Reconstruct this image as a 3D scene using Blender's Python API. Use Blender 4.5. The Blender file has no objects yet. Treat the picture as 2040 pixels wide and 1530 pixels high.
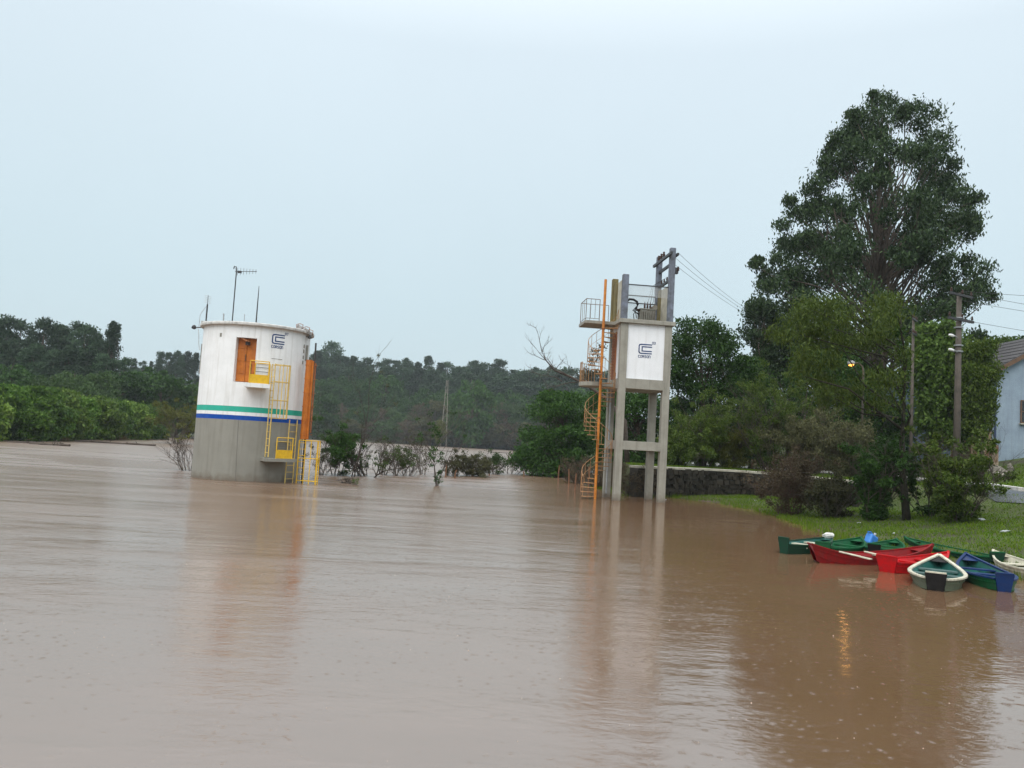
import bpy, math, random
import numpy as np
from mathutils import Vector, Matrix

# ------------------------------------------------------------------ camera, sky, sun
sc = bpy.context.scene
COL = sc.collection
F = 1600.0                       # focal length in photo pixels (2040 wide)
EYE = Vector((0.0, 0.0, 2.2))
PITCH = math.atan(119.8 / F)
ROLL = math.radians(3.3)
_r0 = Vector((1, 0, 0)); _f = Vector((0, math.cos(PITCH), math.sin(PITCH))); _u0 = Vector((0, -math.sin(PITCH), math.cos(PITCH)))
_r = _r0 * math.cos(ROLL) + _u0 * math.sin(ROLL)
_u = _u0 * math.cos(ROLL) - _r0 * math.sin(ROLL)
cam_d = bpy.data.cameras.new('camera'); cam = bpy.data.objects.new('camera', cam_d); COL.objects.link(cam)
cam_d.sensor_width = 36.0; cam_d.lens = 36.0 * F / 2040.0
cam_d.clip_start = 0.1; cam_d.clip_end = 8000
cam.matrix_world = Matrix(((_r.x, _u.x, -_f.x, EYE.x), (_r.y, _u.y, -_f.y, EYE.y), (_r.z, _u.z, -_f.z, EYE.z), (0, 0, 0, 1)))
sc.camera = cam

SUN_EL, SUN_AZ = math.radians(52), math.radians(205)     # azimuth clockwise from +Y; behind the camera, a little left
w = bpy.data.worlds.new('World'); sc.world = w; w.use_nodes = True
nt = w.node_tree; nt.nodes.clear()
def N(t, **k):
    n = nt.nodes.new(t)
    for a, b in k.items(): setattr(n, a, b)
    return n
wo = N('ShaderNodeOutputWorld'); bg = N('ShaderNodeBackground'); bg.inputs['Strength'].default_value = 0.1
sky = N('ShaderNodeTexSky', sky_type='NISHITA', sun_disc=False, sun_elevation=SUN_EL, sun_rotation=SUN_AZ)
sky.air_density = 1.0; sky.dust_density = 4.0; sky.ozone_density = 1.0
tc = N('ShaderNodeTexCoord'); sx = N('ShaderNodeSeparateXYZ'); nt.links.new(tc.outputs['Generated'], sx.inputs[0])
ramp = N('ShaderNodeValToRGB')           # overcast cloud layer: brighter towards the zenith all the way round
e = ramp.color_ramp.elements
e[0].position = 0.0; e[0].color = (0.50, 0.605, 0.650, 1)
e[1].position = 1.0; e[1].color = (1.75, 1.80, 1.84, 1)
k = e.new(0.16); k.color = (0.525, 0.645, 0.695, 1)
k = e.new(0.45); k.color = (0.625, 0.722, 0.785, 1)
nt.links.new(sx.outputs['Z'], ramp.inputs[0])
nz = N('ShaderNodeTexNoise'); nz.inputs['Scale'].default_value = 2.2; nz.inputs['Detail'].default_value = 4
nt.links.new(tc.outputs['Generated'], nz.inputs['Vector'])
mr = N('ShaderNodeMapRange'); mr.inputs['To Min'].default_value = 9.3; mr.inputs['To Max'].default_value = 10.3
nt.links.new(nz.outputs['Fac'], mr.inputs['Value'])
vm = N('ShaderNodeVectorMath', operation='SCALE'); nt.links.new(ramp.outputs[0], vm.inputs[0]); nt.links.new(mr.outputs[0], vm.inputs['Scale'])
mx = N('ShaderNodeMix', data_type='RGBA'); mx.inputs['Factor'].default_value = 0.9
nt.links.new(sky.outputs[0], mx.inputs[6]); nt.links.new(vm.outputs[0], mx.inputs[7])
nt.links.new(mx.outputs[2], bg.inputs[0]); nt.links.new(bg.outputs[0], wo.inputs[0])

sun_d = bpy.data.lights.new('sun', 'SUN'); sun_d.energy = 1.5; sun_d.angle = math.radians(60); sun_d.color = (1.0, 0.97, 0.93)
sun = bpy.data.objects.new('sun', sun_d); COL.objects.link(sun)
_sd = Vector((math.sin(SUN_AZ) * math.cos(SUN_EL), math.cos(SUN_AZ) * math.cos(SUN_EL), math.sin(SUN_EL)))
sun.rotation_euler = _sd.to_track_quat('Z', 'Y').to_euler(); sun.location = _sd * 60

vs = sc.view_settings; vs.view_transform = 'Standard'; vs.look = 'None'; vs.gamma = 1.0; vs.exposure = 0.40; vs.use_curve_mapping = False
sc.render.engine = 'CYCLES'
sc.cycles.use_denoising = True
sc.cycles.max_bounces = 6; sc.cycles.diffuse_bounces = 3; sc.cycles.glossy_bounces = 3; sc.cycles.transmission_bounces = 3
sc.cycles.volume_bounces = 0; sc.cycles.transparent_max_bounces = 8
sc.cycles.caustics_reflective = False; sc.cycles.caustics_refractive = False

# ------------------------------------------------------------------ pixel -> direction helpers
def ray(px, py):
    return _f + _r * ((px - 1020) / F) + _u * ((765 - py) / F)
def at_z(px, py, z=0.0):
    d = ray(px, py); return EYE + d * ((z - EYE.z) / d.z)
def at_y(px, py, Y):
    d = ray(px, py); return EYE + d * (Y / d.y)
def on_cyl(px, py, c, r):
    d = ray(px, py); ox, oy = EYE.x - c[0], EYE.y - c[1]
    a = d.x ** 2 + d.y ** 2; b = 2 * (ox * d.x + oy * d.y); cc = ox * ox + oy * oy - r * r
    disc = max(b * b - 4 * a * cc, 0.0)
    t = (-b - math.sqrt(disc)) / (2 * a); p = EYE + d * t
    return math.atan2(p.x - c[0], -(p.y - c[1])), p.z     # angle from the camera side, height

# ------------------------------------------------------------------ materials
MATS = {}
def new_mat(name):
    m = bpy.data.materials.new(name); m.use_nodes = True
    t = m.node_tree; t.nodes.clear()
    return m, t
def nn(t, typ, **k):
    n = t.nodes.new(typ)
    for a, b in k.items(): setattr(n, a, b)
    return n
def rgb(c): return (c[0], c[1], c[2], 1.0)

def surf(name, col, rough=0.6, col2=None, scale=3.0, col3=None, streak=0.0, bump=0.0, bscale=30.0, metal=0.0, spec=0.4, contrast=(0.35, 0.7), tide=None):
    """painted / concrete / wood surface with blotches (col2), vertical dirt runs (col3) and fine relief"""
    if name in MATS: return MATS[name]
    m, t = new_mat(name)
    o = nn(t, 'ShaderNodeOutputMaterial'); p = nn(t, 'ShaderNodeBsdfPrincipled'); t.links.new(p.outputs[0], o.inputs[0])
    p.inputs['Roughness'].default_value = rough; p.inputs['Metallic'].default_value = metal
    p.inputs['Specular IOR Level'].default_value = spec
    tcn = nn(t, 'ShaderNodeTexCoord')
    base = None
    if col2 is not None:
        n1 = nn(t, 'ShaderNodeTexNoise'); n1.inputs['Scale'].default_value = scale; n1.inputs['Detail'].default_value = 6; n1.inputs['Roughness'].default_value = 0.65
        t.links.new(tcn.outputs['Object'], n1.inputs['Vector'])
        r = nn(t, 'ShaderNodeMapRange'); r.inputs['From Min'].default_value = contrast[0]; r.inputs['From Max'].default_value = contrast[1]
        t.links.new(n1.outputs['Fac'], r.inputs['Value'])
        x = nn(t, 'ShaderNodeMix', data_type='RGBA'); x.inputs[6].default_value = rgb(col); x.inputs[7].default_value = rgb(col2)
        t.links.new(r.outputs[0], x.inputs[0]); base = x.outputs[2]
    if streak > 0:
        mp = nn(t, 'ShaderNodeMapping'); mp.inputs['Scale'].default_value = (7, 7, 0.45)
        t.links.new(tcn.outputs['Object'], mp.inputs['Vector'])
        n2 = nn(t, 'ShaderNodeTexNoise'); n2.inputs['Scale'].default_value = 1.0; n2.inputs['Detail'].default_value = 5
        t.links.new(mp.outputs[0], n2.inputs['Vector'])
        r2 = nn(t, 'ShaderNodeMapRange'); r2.inputs['From Min'].default_value = 0.5; r2.inputs['From Max'].default_value = 0.78; r2.inputs['To Max'].default_value = streak
        t.links.new(n2.outputs['Fac'], r2.inputs['Value'])
        x2 = nn(t, 'ShaderNodeMix', data_type='RGBA'); x2.inputs[7].default_value = rgb(col3 or (0.1, 0.09, 0.07))
        if base is not None: t.links.new(base, x2.inputs[6])
        else: x2.inputs[6].default_value = rgb(col)
        t.links.new(r2.outputs[0], x2.inputs[0]); base = x2.outputs[2]
    if tide is not None:      # silt line left by the falling and rising flood
        sp_ = nn(t, 'ShaderNodeSeparateXYZ'); t.links.new(tcn.outputs['Object'], sp_.inputs[0])
        n4 = nn(t, 'ShaderNodeTexNoise'); n4.inputs['Scale'].default_value = 3.5; n4.inputs['Detail'].default_value = 5; t.links.new(tcn.outputs['Object'], n4.inputs['Vector'])
        ma = nn(t, 'ShaderNodeMath', operation='MULTIPLY_ADD'); ma.inputs[1].default_value = -0.5; t.links.new(n4.outputs['Fac'], ma.inputs[0]); t.links.new(sp_.outputs['Z'], ma.inputs[2])
        r4 = nn(t, 'ShaderNodeMapRange'); r4.inputs['From Min'].default_value = -0.22; r4.inputs['From Max'].default_value = 0.10; r4.inputs['To Min'].default_value = 0.75; r4.inputs['To Max'].default_value = 0.0
        t.links.new(ma.outputs[0], r4.inputs['Value'])
        x4 = nn(t, 'ShaderNodeMix', data_type='RGBA'); x4.inputs[7].default_value = rgb(tide); t.links.new(base, x4.inputs[6]); t.links.new(r4.outputs[0], x4.inputs[0]); base = x4.outputs[2]
    if base is not None: t.links.new(base, p.inputs['Base Color'])
    else: p.inputs['Base Color'].default_value = rgb(col)
    if bump > 0:
        n3 = nn(t, 'ShaderNodeTexNoise'); n3.inputs['Scale'].default_value = bscale; n3.inputs['Detail'].default_value = 4
        t.links.new(tcn.outputs['Object'], n3.inputs['Vector'])
        b = nn(t, 'ShaderNodeBump'); b.inputs['Strength'].default_value = 1.0; b.inputs['Distance'].default_value = bump
        t.links.new(n3.outputs['Fac'], b.inputs['Height']); t.links.new(b.outputs[0], p.inputs['Normal'])
    MATS[name] = m
    return m

def leafmat(name, c1, c2, rough=0.5, trans=0.22, vary=0.25):
    if name in MATS: return MATS[name]
    m, t = new_mat(name)
    o = nn(t, 'ShaderNodeOutputMaterial'); g = nn(t, 'ShaderNodeNewGeometry'); oi = nn(t, 'ShaderNodeObjectInfo')
    x = nn(t, 'ShaderNodeMix', data_type='RGBA'); x.inputs[6].default_value = rgb(c1); x.inputs[7].default_value = rgb(c2)
    t.links.new(g.outputs['Random Per Island'], x.inputs[0])
    mrr = nn(t, 'ShaderNodeMapRange'); mrr.inputs['To Min'].default_value = 1 - vary; mrr.inputs['To Max'].default_value = 1 + vary
    t.links.new(oi.outputs['Random'], mrr.inputs['Value'])
    hs = nn(t, 'ShaderNodeHueSaturation'); t.links.new(x.outputs[2], hs.inputs['Color']); t.links.new(mrr.outputs[0], hs.inputs['Value'])
    p = nn(t, 'ShaderNodeBsdfPrincipled'); p.inputs['Roughness'].default_value = rough; p.inputs['Specular IOR Level'].default_value = 0.10
    t.links.new(hs.outputs[0], p.inputs['Base Color'])
    tr = nn(t, 'ShaderNodeBsdfTranslucent'); t.links.new(hs.outputs[0], tr.inputs[0])
    ms = nn(t, 'ShaderNodeMixShader'); ms.inputs[0].default_value = trans
    t.links.new(p.outputs[0], ms.inputs[1]); t.links.new(tr.outputs[0], ms.inputs[2]); t.links.new(ms.outputs[0], o.inputs[0])
    MATS[name] = m
    return m

M_white = surf('white_paint', (0.86, 0.87, 0.87), 0.6, (0.77, 0.78, 0.77), 1.6, (0.40, 0.37, 0.31), 0.42, 0.003, 40)
M_teal = surf('teal_paint', (0.02, 0.42, 0.30), 0.55, (0.02, 0.36, 0.26), 3, (0.3, 0.3, 0.27), 0.12, 0.003, 40)
M_blue = surf('blue_paint', (0.004, 0.070, 0.37), 0.6, (0.004, 0.06, 0.31), 3, (0.2, 0.2, 0.22), 0.10, 0.003, 40, spec=.2)
M_greyp = surf('grey_paint', (0.27, 0.262, 0.225), 0.7, (0.23, 0.222, 0.19), 1.2, (0.14, 0.125, 0.10), 0.45, 0.004, 35, tide=(0.13, 0.095, 0.065))
M_roofslab = surf('slab_concrete', (0.62, 0.61, 0.58), 0.75, (0.30, 0.29, 0.27), 4, (0.15, 0.14, 0.12), 0.4, 0.006, 25, contrast=(0.45, 0.75))
M_conc = surf('tower_concrete', (0.34, 0.325, 0.275), 0.78, (0.27, 0.255, 0.215), 2.2, (0.12, 0.105, 0.085), 0.5, 0.006, 25, tide=(0.13, 0.095, 0.065))
M_post = surf('bluish_concrete', (0.19, 0.215, 0.27), 0.8, (0.085, 0.088, 0.092), 3.5, (0.05, 0.05, 0.05), 0.55, 0.008, 22)
M_panelw = surf('panel_white', (0.86, 0.87, 0.89), 0.6, (0.79, 0.80, 0.81), 1.5, (0.46, 0.44, 0.41), 0.22, 0.003, 40)
M_yellow = surf('yellow_paint', (0.80, 0.50, 0.02), 0.45, (0.62, 0.36, 0.02), 9, (0.22, 0.10, 0.03), 0.35)
M_paley = surf('pale_yellow_paint', (0.74, 0.55, 0.16), 0.5, (0.55, 0.36, 0.10), 9, (0.25, 0.13, 0.05), 0.35)
M_orange = surf('orange_paint', (0.56, 0.17, 0.015), 0.5, (0.40, 0.105, 0.01), 4, (0.16, 0.05, 0.02), 0.45, 0.003, 30)
M_orangep = surf('orange_pole_paint', (0.66, 0.25, 0.03), 0.5, (0.42, 0.13, 0.02), 6, (0.2, 0.07, 0.03), 0.45)
M_rust = surf('rusty_steel', (0.23, 0.075, 0.035), 0.8, (0.42, 0.17, 0.06), 14, (0.08, 0.03, 0.02), 0.5, 0.004, 60)
M_stair = surf('stair_paint', (0.46, 0.27, 0.12), 0.6, (0.24, 0.11, 0.05), 12, (0.18, 0.06, 0.03), 0.4)
M_logo = surf('logo_blue', (0.015, 0.045, 0.16), 0.5)
M_dark = surf('dark_metal', (0.03, 0.03, 0.033), 0.5, (0.055, 0.05, 0.048), 9)
M_galv = surf('galvanised_steel', (0.42, 0.43, 0.43), 0.45, (0.30, 0.30, 0.30), 8, metal=0.6)
M_lightm = surf('floodlight_grey', (0.55, 0.55, 0.54), 0.5, (0.2, 0.18, 0.17), 9, (0.1, 0.06, 0.04), 0.5)
M_olive = surf('olive_stained_concrete', (0.21, 0.165, 0.06), 0.85, (0.12, 0.10, 0.05), 3, (0.05, 0.045, 0.03), 0.5, 0.006, 25)
M_pale = surf('pale_stained_concrete', (0.52, 0.49, 0.40), 0.85, (0.34, 0.31, 0.24), 3, (0.15, 0.13, 0.09), 0.4, 0.006, 25)
M_trafo = surf('transformer_grey', (0.30, 0.295, 0.26), 0.55, (0.19, 0.17, 0.13), 7, (0.14, 0.07, 0.03), 0.45)
M_porc = surf('brown_porcelain', (0.06, 0.03, 0.02), 0.25)
M_black = surf('black_rubber', (0.012, 0.012, 0.013), 0.5)
M_bark = surf('bark', (0.105, 0.075, 0.055), 0.9, (0.045, 0.034, 0.026), 6, bump=0.02, bscale=18)
M_barkpale = surf('pale_bark', (0.15, 0.115, 0.09), 0.85, (0.07, 0.055, 0.042), 3, bump=0.015, bscale=12)
M_twig = surf('grey_twig', (0.095, 0.075, 0.06), 0.9, (0.055, 0.044, 0.036), 8)
M_brownwood = surf('weathered_stake', (0.22, 0.11, 0.055), 0.85, (0.12, 0.06, 0.035), 9, bump=0.006, bscale=30)
M_poleconc = surf('utility_pole_concrete', (0.125, 0.102, 0.085), 0.85, (0.07, 0.06, 0.05), 4, (0.05, 0.045, 0.04), 0.5, 0.006, 20)
M_wire = surf('wire', (0.03, 0.03, 0.032), 0.5)
M_kerb = surf('whitewashed_kerb', (0.74, 0.73, 0.69), 0.75, (0.42, 0.40, 0.35), 5, (0.2, 0.18, 0.13), 0.4, 0.006, 20)
M_stone = surf('dark_mossy_stone', (0.066, 0.057, 0.048), 0.85, (0.030, 0.030, 0.022), 5, (0.11, 0.09, 0.06), 0.4, 0.03, 9)
M_house = surf('pale_blue_stucco', (0.30, 0.375, 0.45), 0.8, (0.23, 0.29, 0.36), 1.3, (0.16, 0.17, 0.18), 0.32, 0.02, 18)
M_housedark = surf('shaded_blue_stucco', (0.10, 0.14, 0.20), 0.85, (0.07, 0.095, 0.13), 2, (0.04, 0.045, 0.05), 0.4, 0.01, 18)  # house wall under the tree: shade put into the darker blue
M_tile = surf('grey_roof_tile', (0.105, 0.098, 0.10), 0.8, (0.055, 0.055, 0.058), 5, bump=0.01, bscale=25)
M_rake = surf('brown_barge_board', (0.17, 0.10, 0.06), 0.75, (0.08, 0.05, 0.035), 6)
M_stain = surf('stained_rendered_wall', (0.40, 0.32, 0.22), 0.85, (0.17, 0.075, 0.035), 2.4, (0.05, 0.035, 0.025), 0.75, 0.01, 18, contrast=(0.42, 0.62))
M_glassdark = surf('dark_window_glass', (0.012, 0.014, 0.016), 0.08, spec=0.6)
M_rubble = surf('rubble_stone', (0.25, 0.23, 0.19), 0.9, (0.12, 0.11, 0.085), 4, bump=0.03, bscale=8)
M_plastic = surf('white_plastic', (0.50, 0.52, 0.55), 0.45, (0.26, 0.27, 0.28), 12)
M_jerry = surf('blue_plastic', (0.03, 0.17, 0.52), 0.4, (0.05, 0.22, 0.58), 6)
M_brass = surf('lamp_housing', (0.30, 0.30, 0.30), 0.5)

def emis(name, c, s):
    m, t = new_mat(name); o = nn(t, 'ShaderNodeOutputMaterial'); em = nn(t, 'ShaderNodeEmission')
    em.inputs[0].default_value = rgb(c); em.inputs[1].default_value = s; t.links.new(em.outputs[0], o.inputs[0]); return m
M_bulb = emis('sodium_lamp_glow', (1.0, 0.42, 0.07), 3.0)

def mesh_screen(name):
    """fine wire mesh: woven wire pattern with open cells"""
    m, t = new_mat(name)
    o = nn(t, 'ShaderNodeOutputMaterial'); p = nn(t, 'ShaderNodeBsdfPrincipled'); p.inputs['Base Color'].default_value = (0.45, 0.46, 0.45, 1); p.inputs['Roughness'].default_value = 0.6
    tr = nn(t, 'ShaderNodeBsdfTransparent'); ms = nn(t, 'ShaderNodeMixShader')
    tcn = nn(t, 'ShaderNodeTexCoord'); s = nn(t, 'ShaderNodeSeparateXYZ'); t.links.new(tcn.outputs['Object'], s.inputs[0])
    def cell(a):
        ml = nn(t, 'ShaderNodeMath', operation='MULTIPLY'); ml.inputs[1].default_value = 1 / 0.03; t.links.new(a, ml.inputs[0])
        fr = nn(t, 'ShaderNodeMath', operation='FRACT'); t.links.new(ml.outputs[0], fr.inputs[0])
        lt = nn(t, 'ShaderNodeMath', operation='LESS_THAN'); lt.inputs[1].default_value = 0.2; t.links.new(fr.outputs[0], lt.inputs[0])
        return lt.outputs[0]
    ad = nn(t, 'ShaderNodeMath', operation='ADD'); t.links.new(s.outputs['X'], ad.inputs[0]); t.links.new(s.outputs['Y'], ad.inputs[1])
    a = cell(ad.outputs[0]); b = cell(s.outputs['Z'])
    mxx = nn(t, 'ShaderNodeMath', operation='MAXIMUM'); t.links.new(a, mxx.inputs[0]); t.links.new(b, mxx.inputs[1])
    t.links.new(mxx.outputs[0], ms.inputs[0]); t.links.new(tr.outputs[0], ms.inputs[1]); t.links.new(p.outputs[0], ms.inputs[2]); t.links.new(ms.outputs[0], o.inputs[0])
    return m
M_screen = mesh_screen('wire_mesh')

# muddy flood water: opaque silt colour under a rippled reflecting surface
def water_mat():
    m, t = new_mat('muddy_water')
    o = nn(t, 'ShaderNodeOutputMaterial'); p = nn(t, 'ShaderNodeBsdfPrincipled'); t.links.new(p.outputs[0], o.inputs[0])
    p.inputs['IOR'].default_value = 3.6
    g = nn(t, 'ShaderNodeTexCoord')
    def noise(scale, detail, sxyz=(1, 1, 1), rough=0.5, dist=0.0):
        mp = nn(t, 'ShaderNodeMapping'); mp.inputs['Scale'].default_value = sxyz; t.links.new(g.outputs['Object'], mp.inputs['Vector'])
        n = nn(t, 'ShaderNodeTexNoise'); n.inputs['Scale'].default_value = scale; n.inputs['Detail'].default_value = detail
        n.inputs['Roughness'].default_value = rough; n.inputs['Distortion'].default_value = dist
        t.links.new(mp.outputs[0], n.inputs['Vector']); return n.outputs['Fac']
    def math_(op, a, b):
        n = nn(t, 'ShaderNodeMath', operation=op)
        for i, v in enumerate((a, b)):
            if isinstance(v, (int, float)): n.inputs[i].default_value = v
            else: t.links.new(v, n.inputs[i])
        return n.outputs[0]
    def mapr(v, a, b, c, d):
        n = nn(t, 'ShaderNodeMapRange'); t.links.new(v, n.inputs['Value'])
        for k2, q in zip(('From Min', 'From Max', 'To Min', 'To Max'), (a, b, c, d)): n.inputs[k2].default_value = q
        return n.outputs[0]
    # silt colour drifts slightly with the current
    cn = noise(0.12, 5, (1, 0.5, 1), 0.6, 1.0)
    cx = nn(t, 'ShaderNodeMix', data_type='RGBA'); cx.inputs[6].default_value = (0.142, 0.080, 0.042, 1); cx.inputs[7].default_value = (0.172, 0.102, 0.060, 1)
    t.links.new(mapr(cn, 0.35, 0.65, 0, 1), cx.inputs[0]); t.links.new(cx.outputs[2], p.inputs['Base Color'])
    # gusts and boils: patches of livelier ripple between smooth slicks
    patch = math_('MULTIPLY', mapr(noise(0.10, 4, (0.7, 1.6, 1), 0.55, 0.8), 0.40, 0.62, 0.35, 1.0), mapr(noise(0.4, 3, (0.22, 1.7, 1), 0.55, 0.5), 0.38, 0.64, 0.5, 1.25))
    # the water lies sheltered and glassier in the lee of the right bank
    spx = nn(t, 'ShaderNodeSeparateXYZ'); t.links.new(g.outputs['Object'], spx.inputs[0])
    lee = mapr(math_('ADD', spx.outputs['X'], math_('MULTIPLY', noise(0.16, 3, (1, 1, 1), 0.5, 0.6), 6.0)), 3.5, 7.5, 1.0, 0.0)
    rg = math_('ADD', math_('MULTIPLY', math_('MULTIPLY', lee, mapr(patch, 0.35, 1.0, 0.6, 1.0)), 0.18), 0.05)
    rg = math_('ADD', rg, mapr(spx.outputs['Y'], 15.0, 60.0, 0.0, 0.12))   # open river: choppier
    t.links.new(rg, p.inputs['Roughness'])
    h = math_('MULTIPLY', noise(0.55, 3, (0.7, 1.3, 1), 0.5), WAVE[0])
    h2 = math_('MULTIPLY', math_('MULTIPLY', noise(2.2, 3, (0.8, 1.4, 1), 0.5), WAVE[1]), patch)
    h3 = math_('MULTIPLY', math_('MULTIPLY', noise(9.0, 2, (0.8, 1.3, 1), 0.5), WAVE[2]), patch)
    calm = mapr(lee, 0.0, 1.0, 0.55, 1.0)
    hh = math_('MULTIPLY', math_('ADD', math_('ADD', h, h2), h3), calm)
    # raindrop rings
    for scl, amp in ((4.2, WAVE[3]), (7.5, WAVE[3] * 0.6)):
        v = nn(t, 'ShaderNodeTexVoronoi', voronoi_dimensions='2D'); v.inputs['Scale'].default_value = scl; t.links.new(g.outputs['Object'], v.inputs['Vector'])
        d = math_('DIVIDE', v.outputs['Distance'], scl)
        sep = nn(t, 'ShaderNodeSeparateColor'); t.links.new(v.outputs['Color'], sep.inputs[0])
        on = math_('MULTIPLY', math_('GREATER_THAN', sep.outputs[0], 0.45), sep.outputs[1])
        ph = math_('MULTIPLY', sep.outputs[2], 6.28)
        env = mapr(d, 0.0, 0.055, 1.0, 0.0)
        ring = math_('MULTIPLY', math_('SINE', math_('ADD', math_('MULTIPLY', d, 300.0), ph), 0), math_('POWER', env, 1.5))
        hh = math_('ADD', hh, math_('MULTIPLY', math_('MULTIPLY', ring, on), amp))
    b = nn(t, 'ShaderNodeBump'); b.inputs['Strength'].default_value = 1.0; b.inputs['Distance'].default_value = 1.0
    t.links.new(hh, b.inputs['Height']); t.links.new(b.outputs[0], p.inputs['Normal'])
    return m
WAVE = (0.022, 0.014, 0.0058, 0.0015)
M_water = water_mat()

def ground_mat(name, a, b, c, sc_=0.8):
    m, t = new_mat(name)
    o = nn(t, 'ShaderNodeOutputMaterial'); p = nn(t, 'ShaderNodeBsdfPrincipled'); t.links.new(p.outputs[0], o.inputs[0]); p.inputs['Roughness'].default_value = 0.9
    g = nn(t, 'ShaderNodeTexCoord')
    n1 = nn(t, 'ShaderNodeTexNoise'); n1.inputs['Scale'].default_value = sc_; n1.inputs['Detail'].default_value = 7; t.links.new(g.outputs['Object'], n1.inputs['Vector'])
    r = nn(t, 'ShaderNodeValToRGB'); r.color_ramp.elements[0].position = 0.3; r.color_ramp.elements[0].color = rgb(a); r.color_ramp.elements[1].position = 0.68; r.color_ramp.elements[1].color = rgb(b)
    k2 = r.color_ramp.elements.new(0.52); k2.color = rgb(c)
    t.links.new(n1.outputs['Fac'], r.inputs[0])
    sp_ = nn(t, 'ShaderNodeSeparateXYZ'); t.links.new(g.outputs['Object'], sp_.inputs[0])
    ma = nn(t, 'ShaderNodeMath', operation='MULTIPLY_ADD'); ma.inputs[1].default_value = -0.35; t.links.new(n1.outputs['Fac'], ma.inputs[0]); t.links.new(sp_.outputs['Z'], ma.inputs[2])
    r4 = nn(t, 'ShaderNodeMapRange'); r4.inputs['From Min'].default_value = -0.16; r4.inputs['From Max'].default_value = -0.04; r4.inputs['To Min'].default_value = 1.0; r4.inputs['To Max'].default_value = 0.0; t.links.new(ma.outputs[0], r4.inputs['Value'])
    x4 = nn(t, 'ShaderNodeMix', data_type='RGBA'); x4.inputs[7].default_value = (0.075, 0.048, 0.028, 1); t.links.new(r.outputs[0], x4.inputs[6]); t.links.new(r4.outputs[0], x4.inputs[0])
    t.links.new(x4.outputs[2], p.inputs['Base Color'])
    n2 = nn(t, 'ShaderNodeTexNoise'); n2.inputs['Scale'].default_value = 14; n2.inputs['Detail'].default_value = 4; t.links.new(g.outputs['Object'], n2.inputs['Vector'])
    bp = nn(t, 'ShaderNodeBump'); bp.inputs['Distance'].default_value = 0.05; t.links.new(n2.outputs['Fac'], bp.inputs['Height']); t.links.new(bp.outputs[0], p.inputs['Normal'])
    return m
M_ground = ground_mat('grassy_soil', (0.040, 0.030, 0.018), (0.055, 0.092, 0.012), (0.050, 0.066, 0.013))
M_far = ground_mat('forest_floor', (0.035, 0.035, 0.02), (0.06, 0.08, 0.03), (0.05, 0.055, 0.025), 0.2)
M_asph = surf('wet_asphalt', (0.075, 0.078, 0.085), 0.22, (0.05, 0.052, 0.056), 1.4, bump=0.004, bscale=40, spec=0.5)

L_grass = leafmat('grass_blade', (0.062, 0.140, 0.006), (0.140, 0.195, 0.018), 0.6, 0.3)
L_euc = leafmat('eucalyptus_leaf', (0.015, 0.034, 0.013), (0.056, 0.088, 0.034), 0.45, 0.15)
L_farE = leafmat('far_eucalyptus_leaf', (0.020, 0.044, 0.022), (0.052, 0.085, 0.040), 0.5, 0.15, 0.45)
L_dark = leafmat('dark_green_leaf', (0.018, 0.050, 0.009), (0.054, 0.112, 0.022), 0.4, 0.2)
L_mid = leafmat('mid_green_leaf', (0.045, 0.085, 0.016), (0.095, 0.150, 0.030), 0.45, 0.25)
L_olive = leafmat('olive_feathery_leaf', (0.042, 0.078, 0.011), (0.100, 0.138, 0.026), 0.5, 0.25)
L_yel = leafmat('yellow_green_leaf', (0.085, 0.100, 0.015), (0.150, 0.155, 0.035), 0.5, 0.25)
L_broad = leafmat('broad_green_leaf', (0.038, 0.100, 0.011), (0.135, 0.235, 0.038), 0.38, 0.25, 0.35)
L_brown = leafmat('brown_dry_leaf', (0.070, 0.052, 0.034), (0.125, 0.098, 0.058), 0.7, 0.15)
L_brgreen = leafmat('brownish_green_leaf', (0.056, 0.060, 0.028), (0.108, 0.106, 0.048), 0.6, 0.2, .35)

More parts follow.
